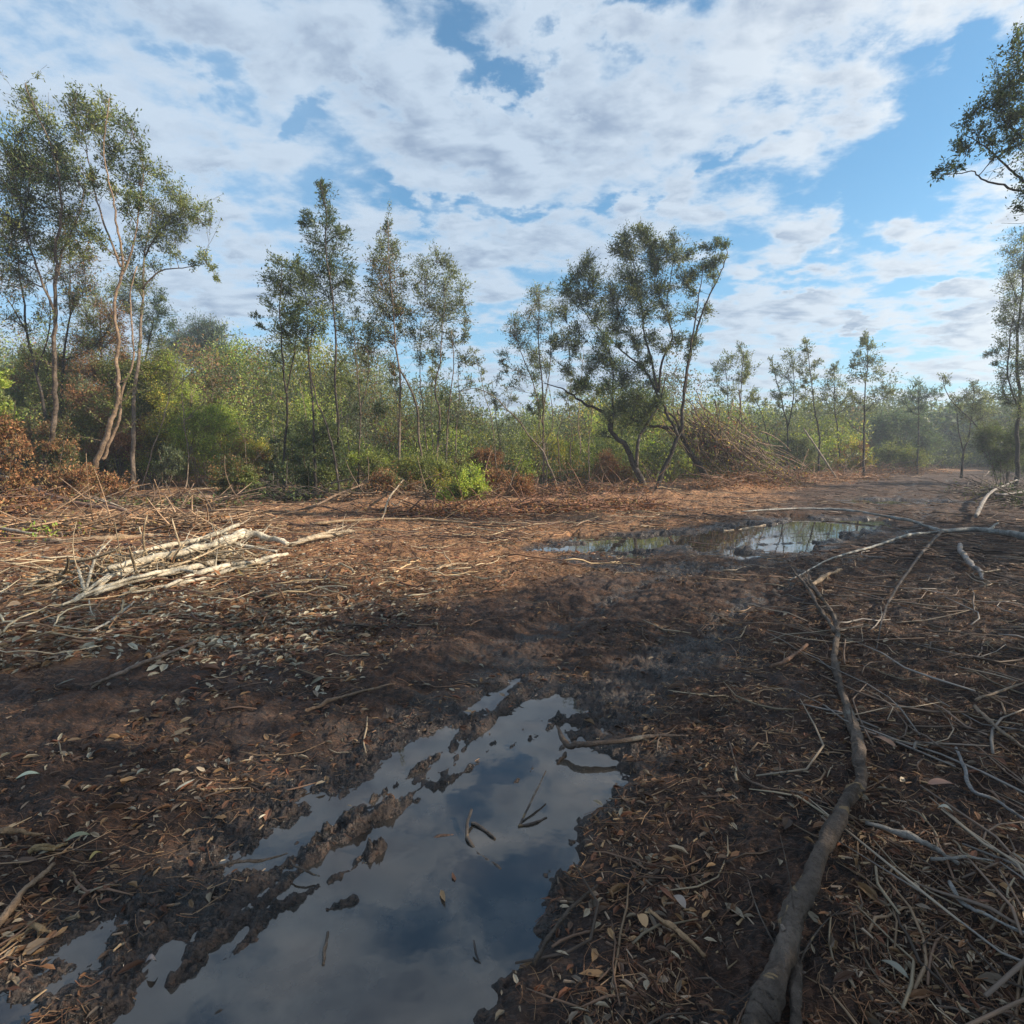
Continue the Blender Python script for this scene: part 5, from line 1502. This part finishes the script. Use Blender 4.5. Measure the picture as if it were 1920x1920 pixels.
LITP = np.array([(0.22, 0.110, 0.055), (0.30, 0.18, 0.09), (0.17, 0.070, 0.038), (0.20, 0.15, 0.11), (0.34, 0.27, 0.19), (0.10, 0.06, 0.04), (0.13, 0.065, 0.04)])


def litter_leaves():
    mb = MB()
    x, y, r = polar(190000, 1.25, 30)
    # grey and tan leaves lie thickest on the left, below the bleached wood
    patch = np.exp(-(((x + 3.0) / 2.0) ** 2 + ((y - 4.6) / 1.7) ** 2)) + 0.7 * np.exp(-(((x + 4.5) / 2) ** 2 + ((y - 7) / 3) ** 2))
    keep = rng.random(len(x)) < np.clip(lit_weight(x, y) * (0.16 + 0.55 * litzone(x, y)) + 0.9 * patch * lit_weight(x, y), 0, 1)
    x, y, r, patch = x[keep], y[keep], r[keep], patch[keep]
    n = len(x)
    z = height(x, y)
    ok = (z > 0.006) | (rng.random(n) < 0.035)
    z = np.maximum(z, -0.004)
    x, y, r, z, patch = x[ok], y[ok], r[ok], z[ok], patch[ok]; n = len(x)
    a = rng.uniform(0, 2 * math.pi, n)
    Dr = np.stack([np.cos(a), np.sin(a), rng.normal(0.0, 0.16, n)], 1)
    Nr = unit(np.stack([rng.normal(0, 0.35, n), rng.normal(0, 0.35, n), np.ones(n)], 1))
    L = rng.uniform(0.016, 0.052, n) * (1 + 0.03 * r) * (1 + 0.55 * np.clip(patch * 1.5, 0, 1)) * np.where(rng.random(n) < 0.06, 1.7, 1.0)
    W = L * rng.uniform(0.26, 0.46, n)
    pick = rng.integers(0, len(LITP), n)
    gm = rng.random(n) < 0.32 * np.clip(patch * 1.4, 0, 1)
    col = LITP[pick]
    col[gm] = np.array([0.33, 0.30, 0.23])
    col = col * rng.uniform(0.55, 1.2, (n, 1)) * ((1 + 0.55 * litzone(x, y)) * (0.85 + 1.1 * fbm(x * 1.7, y * 1.7, 3, 330)).clip(0.45, 1.3))[:, None]  # leaves tinted lighter in the sunlit zone, over random tone
    leaves6(mb, np.stack([x, y, z + 0.007], 1), Dr, Nr, L, W, col, curl=rng.uniform(0.05, 0.4, n))
    tag(mb.build('leaf_litter', MAT_LITTER), 'fallen tan, orange and grey leaves scattered over the mud', 'leaf litter', kind='stuff')


def litter_twigs():
    mb = MB()

    def batch(n, r0, r1, Lr, Rr, weight, K=5, sides=4, orient=None, colset=None, a0=-58, a1=58, lift=0.012):
        x, y, r = polar(n, r0, r1, a0, a1)
        keep = rng.random(n) < weight(x, y)
        x, y, r = x[keep], y[keep], r[keep]
        n = len(x)
        a = orient(n, x, y) if orient else rng.uniform(0, math.pi, n)
        L = rng.uniform(*Lr, n) * (1 + 0.02 * r)
        t = np.linspace(-0.5, 0.5, K)
        bend = rng.normal(0, 0.16, n)
        px = x[:, None] + np.cos(a)[:, None] * t * L[:, None] - np.sin(a)[:, None] * (t ** 2 - 0.1) * (L * bend * 4)[:, None]
        py = y[:, None] + np.sin(a)[:, None] * t * L[:, None] + np.cos(a)[:, None] * (t ** 2 - 0.1) * (L * bend * 4)[:, None]
        jit = rng.normal(0, 0.02 if K < 9 else 0.016, px.shape) * L[:, None]
        px = px + jit; py = py + jit[:, ::-1]
        h = height(px.ravel(), py.ravel()).reshape(px.shape)
        hh = np.maximum(h * 0.5 + h.mean(1, keepdims=True) * 0.5, h)
        R_ = rng.uniform(*Rr, n)
        tilt = rng.normal(0, 0.05, n)[:, None] * L[:, None] * t[None] * 2
        z = hh + R_[:, None] * 0.7 + lift * rng.random((n, 1)) + np.maximum(tilt, 0)
        ok = (h.min(1) > 0.004) | (rng.random(n) < 0.015)
        P = np.stack([px, py, z], -1)[ok]; R_ = R_[ok]
        m = len(P)
        cs = np.array(colset) if colset is not None else LITP
        c = cs[rng.integers(0, len(cs), m)] * rng.uniform(0.5, 1.25, (m, 1))
        prof = np.array([0.75, 1, 0.9, 0.8, 0.45]) if K == 5 else np.linspace(1, 0.4, K)
        add_tubes(mb, P, R_[:, None] * prof[None], sides, c)

    along = math.atan2(TR[1], TR[0])
    # fine shreds, everywhere dry
    fine_w = lambda x, y: lit_weight(x, y) * (0.35 + 0.45 * litzone(x, y) + 0.35 * sstep(0.4, 1.4, x - 0.12 * y))
    batch(125000, 1.2, 26, (0.025, 0.14), (0.0007, 0.0022), fine_w, 4, 3, orient=lambda n, x, y: np.where(x < 0, rng.normal(0.15, 0.55, n), rng.uniform(0, math.pi, n)),
          colset=[(0.26, 0.13, 0.07), (0.18, 0.085, 0.05), (0.34, 0.21, 0.12), (0.10, 0.06, 0.04)])
    # sticks
    batch(6500, 1.3, 26, (0.10, 0.42), (0.002, 0.0065), lambda x, y: 0.75 * fine_w(x, y), orient=lambda n, x, y: np.where(x < 0, rng.normal(0.2, 0.5, n), rng.uniform(0, math.pi, n)),
          colset=[(0.20, 0.12, 0.08), (0.30, 0.20, 0.125), (0.12, 0.085, 0.065), (0.36, 0.28, 0.19)])
    # long pale poles in the sunny litter
    batch(1500, 4.9, 24, (0.15, 0.9), (0.003, 0.013), lambda x, y: litzone(x, y) * sstep(3.2, 0.5, x - 0.3 * (y - 6)), K=9, orient=lambda n, x, y: rng.normal(0.05, 0.75, n),
          colset=[(0.50, 0.36, 0.21), (0.36, 0.20, 0.11), (0.24, 0.12, 0.07), (0.28, 0.15, 0.085), (0.56, 0.45, 0.30), (0.18, 0.09, 0.06)], a0=-56, a1=30, lift=0.10)
    # cut sticks to the right of the track
    batch(800, 1.8, 26, (0.25, 1.0), (0.0025, 0.009), lambda x, y: sstep(0.8, 2.2, x - 0.10 * y) * lit_weight(x, y), orient=lambda n, x, y: rng.uniform(0, math.pi, n),
          colset=[(0.28, 0.24, 0.21), (0.18, 0.13, 0.10), (0.22, 0.15, 0.11), (0.34, 0.27, 0.2)], a0=0, a1=58, lift=0.05)
    # broken stems and clods of root on the far part of the track
    batch(4200, 9, 45, (0.15, 0.9), (0.004, 0.014), lambda x, y: 0.25 + 0.75 * lit_weight(x, y), K=6, orient=lambda n, x, y: rng.normal(0, 0.8, n),
          colset=[(0.20, 0.12, 0.085), (0.11, 0.07, 0.055), (0.28, 0.19, 0.13), (0.07, 0.048, 0.04)], lift=0.05)
    tag(mb.build('twig_litter', MAT_LITTER, smooth=True), 'shredded twigs and bark strips over the whole clearing', 'twigs', kind='stuff')


def wood_chips():
    """split chips and bark flakes"""
    mb = MB()
    x, y, r = polar(100000, 1.2, 26)
    keep = rng.random(len(x)) < lit_weight(x, y) * (0.20 + 0.5 * sstep(0.3, 1.2, x - 0.12 * y) + 0.3 * litzone(x, y))
    x, y, r = x[keep], y[keep], r[keep]
    z = height(x, y); ok = z > 0.004
    x, y, z, r = x[ok], y[ok], z[ok], r[ok]; n = len(x)
    a = rng.uniform(0, 2 * math.pi, n)
    d = unit(np.stack([np.cos(a), np.sin(a), rng.normal(0, 0.12, n)], 1))
    up = unit(np.stack([rng.normal(0, 0.3, n), rng.normal(0, 0.3, n), np.ones(n)], 1))
    s = unit(np.cross(d, up)); up = np.cross(s, d)
    L = rng.uniform(0.008, 0.040, n)[:, None]; W = L * rng.uniform(0.10, 0.28, n)[:, None]; Tk = rng.uniform(0.002, 0.005, n)[:, None]
    C = np.stack([x, y, z + 0.006], 1)
    c = []
    for (i, j, k) in [(-1, -1, 0), (1, -0.6, 0), (1, 0.6, 0), (-1, 1, 0), (-0.9, -0.8, 1), (0.8, -0.4, 1), (0.8, 0.4, 1), (-0.9, 0.8, 1)]:
        c.append(C + d * L * 0.5 * i + s * W * 0.5 * j + up * Tk * k)
    V = np.stack(c, 1).reshape(-1, 3)
    base = np.arange(n)[:, None] * 8
    Fq = np.concatenate([base + np.array([q]) for q in ([4, 5, 6, 7], [0, 1, 5, 4], [1, 2, 6, 5], [2, 3, 7, 6], [3, 0, 4, 7])])
    L = L * (1 + 0.05 * r[:, None])
    cs = np.array([(0.40, 0.27, 0.15), (0.26, 0.15, 0.085), (0.15, 0.09, 0.06), (0.33, 0.24, 0.17)])
    col = cs[rng.integers(0, 4, n)] * rng.uniform(0.5, 1.25, (n, 1))
    mb.add(V, Fq, np.repeat(col, 8, 0))
    tag(mb.build('wood_chips', MAT_LITTER), 'small split wood chips trodden into the dark mud', 'wood chips', kind='stuff')


litter_leaves()
litter_twigs()
wood_chips()


# a few single leaves that stand out
def big_leaf(label, px, py, L, ang, col, W=0.4):
    g = G(px, py); z = max(H1(g[0], g[1]), 0.0) + 0.014
    mb = MB()
    m = 9
    t = np.linspace(0, 1, m)
    wv = W * L * np.sin(np.pi * t ** 0.8) ** 0.8 * 0.5
    d = np.array([math.cos(ang), math.sin(ang), 0]); s = np.array([-math.sin(ang), math.cos(ang), 0])
    mid = np.outer(t - 0.5, d) * L + np.stack([0 * t, 0 * t, 0.012 + 0.016 * np.sin(np.pi * t)], 1)
    A = mid + np.outer(wv, s) + [0, 0, 0.006]; Bq = mid - np.outer(wv, s) + [0, 0, 0.006]
    V = np.concatenate([A, mid, Bq])
    i = np.arange(m - 1)
    Fq = np.concatenate([np.stack([i, i + 1, m + i + 1, m + i], 1), np.stack([m + i, m + i + 1, 2 * m + i + 1, 2 * m + i], 1)])
    mb.add(V + [g[0], g[1], z], Fq, np.array(col))
    tag(mb.build('fallen_leaf', MAT_LITTER, None, (g[0], g[1], z), smooth=True), label, 'leaf')


big_leaf('single pale green pointed leaf on the dark mud at the left', 57, 1503, 0.085, 0.5, (0.42, 0.45, 0.34))
big_leaf('olive curled leaf beside the ragged yellow-tan splinter at the lower left', 150, 1610, 0.08, 0.5, (0.22, 0.22, 0.14))
big_leaf('small yellow-brown leaf right of the olive curled leaf at the lower left', 182, 1630, 0.045, 1.1, (0.36, 0.27, 0.10))
big_leaf('pink-grey round leaf floating at the left rim of the big near puddle', 284, 1820, 0.030, 0.3, (0.24, 0.20, 0.19), 0.7)
big_leaf('large grey-white leaf at the bottom right below the thin grey stick', 1675, 1845, 0.075, 2.2, (0.26, 0.24, 0.19), 0.32)
big_leaf('broad orange-tan leaf on the mud right of the near puddle bottom', 1203, 1765, 0.055, 1.8, (0.48, 0.29, 0.15), 0.6)
big_leaf('pale pinkish leaf at the right of the broad orange-tan one', 1272, 1735, 0.06, 2.0, (0.33, 0.26, 0.22), 0.5)
big_leaf('orange-brown leaf right of the bend of the winding branch', 1655, 1430, 0.12, 2.0, (0.30, 0.17, 0.11), 0.35)
big_leaf('brown blunt leaf near the grey crooked twig on the right', 1760, 1515, 0.12, 0.0, (0.26, 0.15, 0.11), 0.35)
big_leaf('small pale leaf right of the narrow end of the grey crooked twig', 1768, 1562, 0.05, 2.6, (0.42, 0.38, 0.30), 0.5)
big_leaf('pale leaf standing out right of the upper winding branch', 1662, 1228, 0.10, 0.4, (0.42, 0.33, 0.22), 0.35)
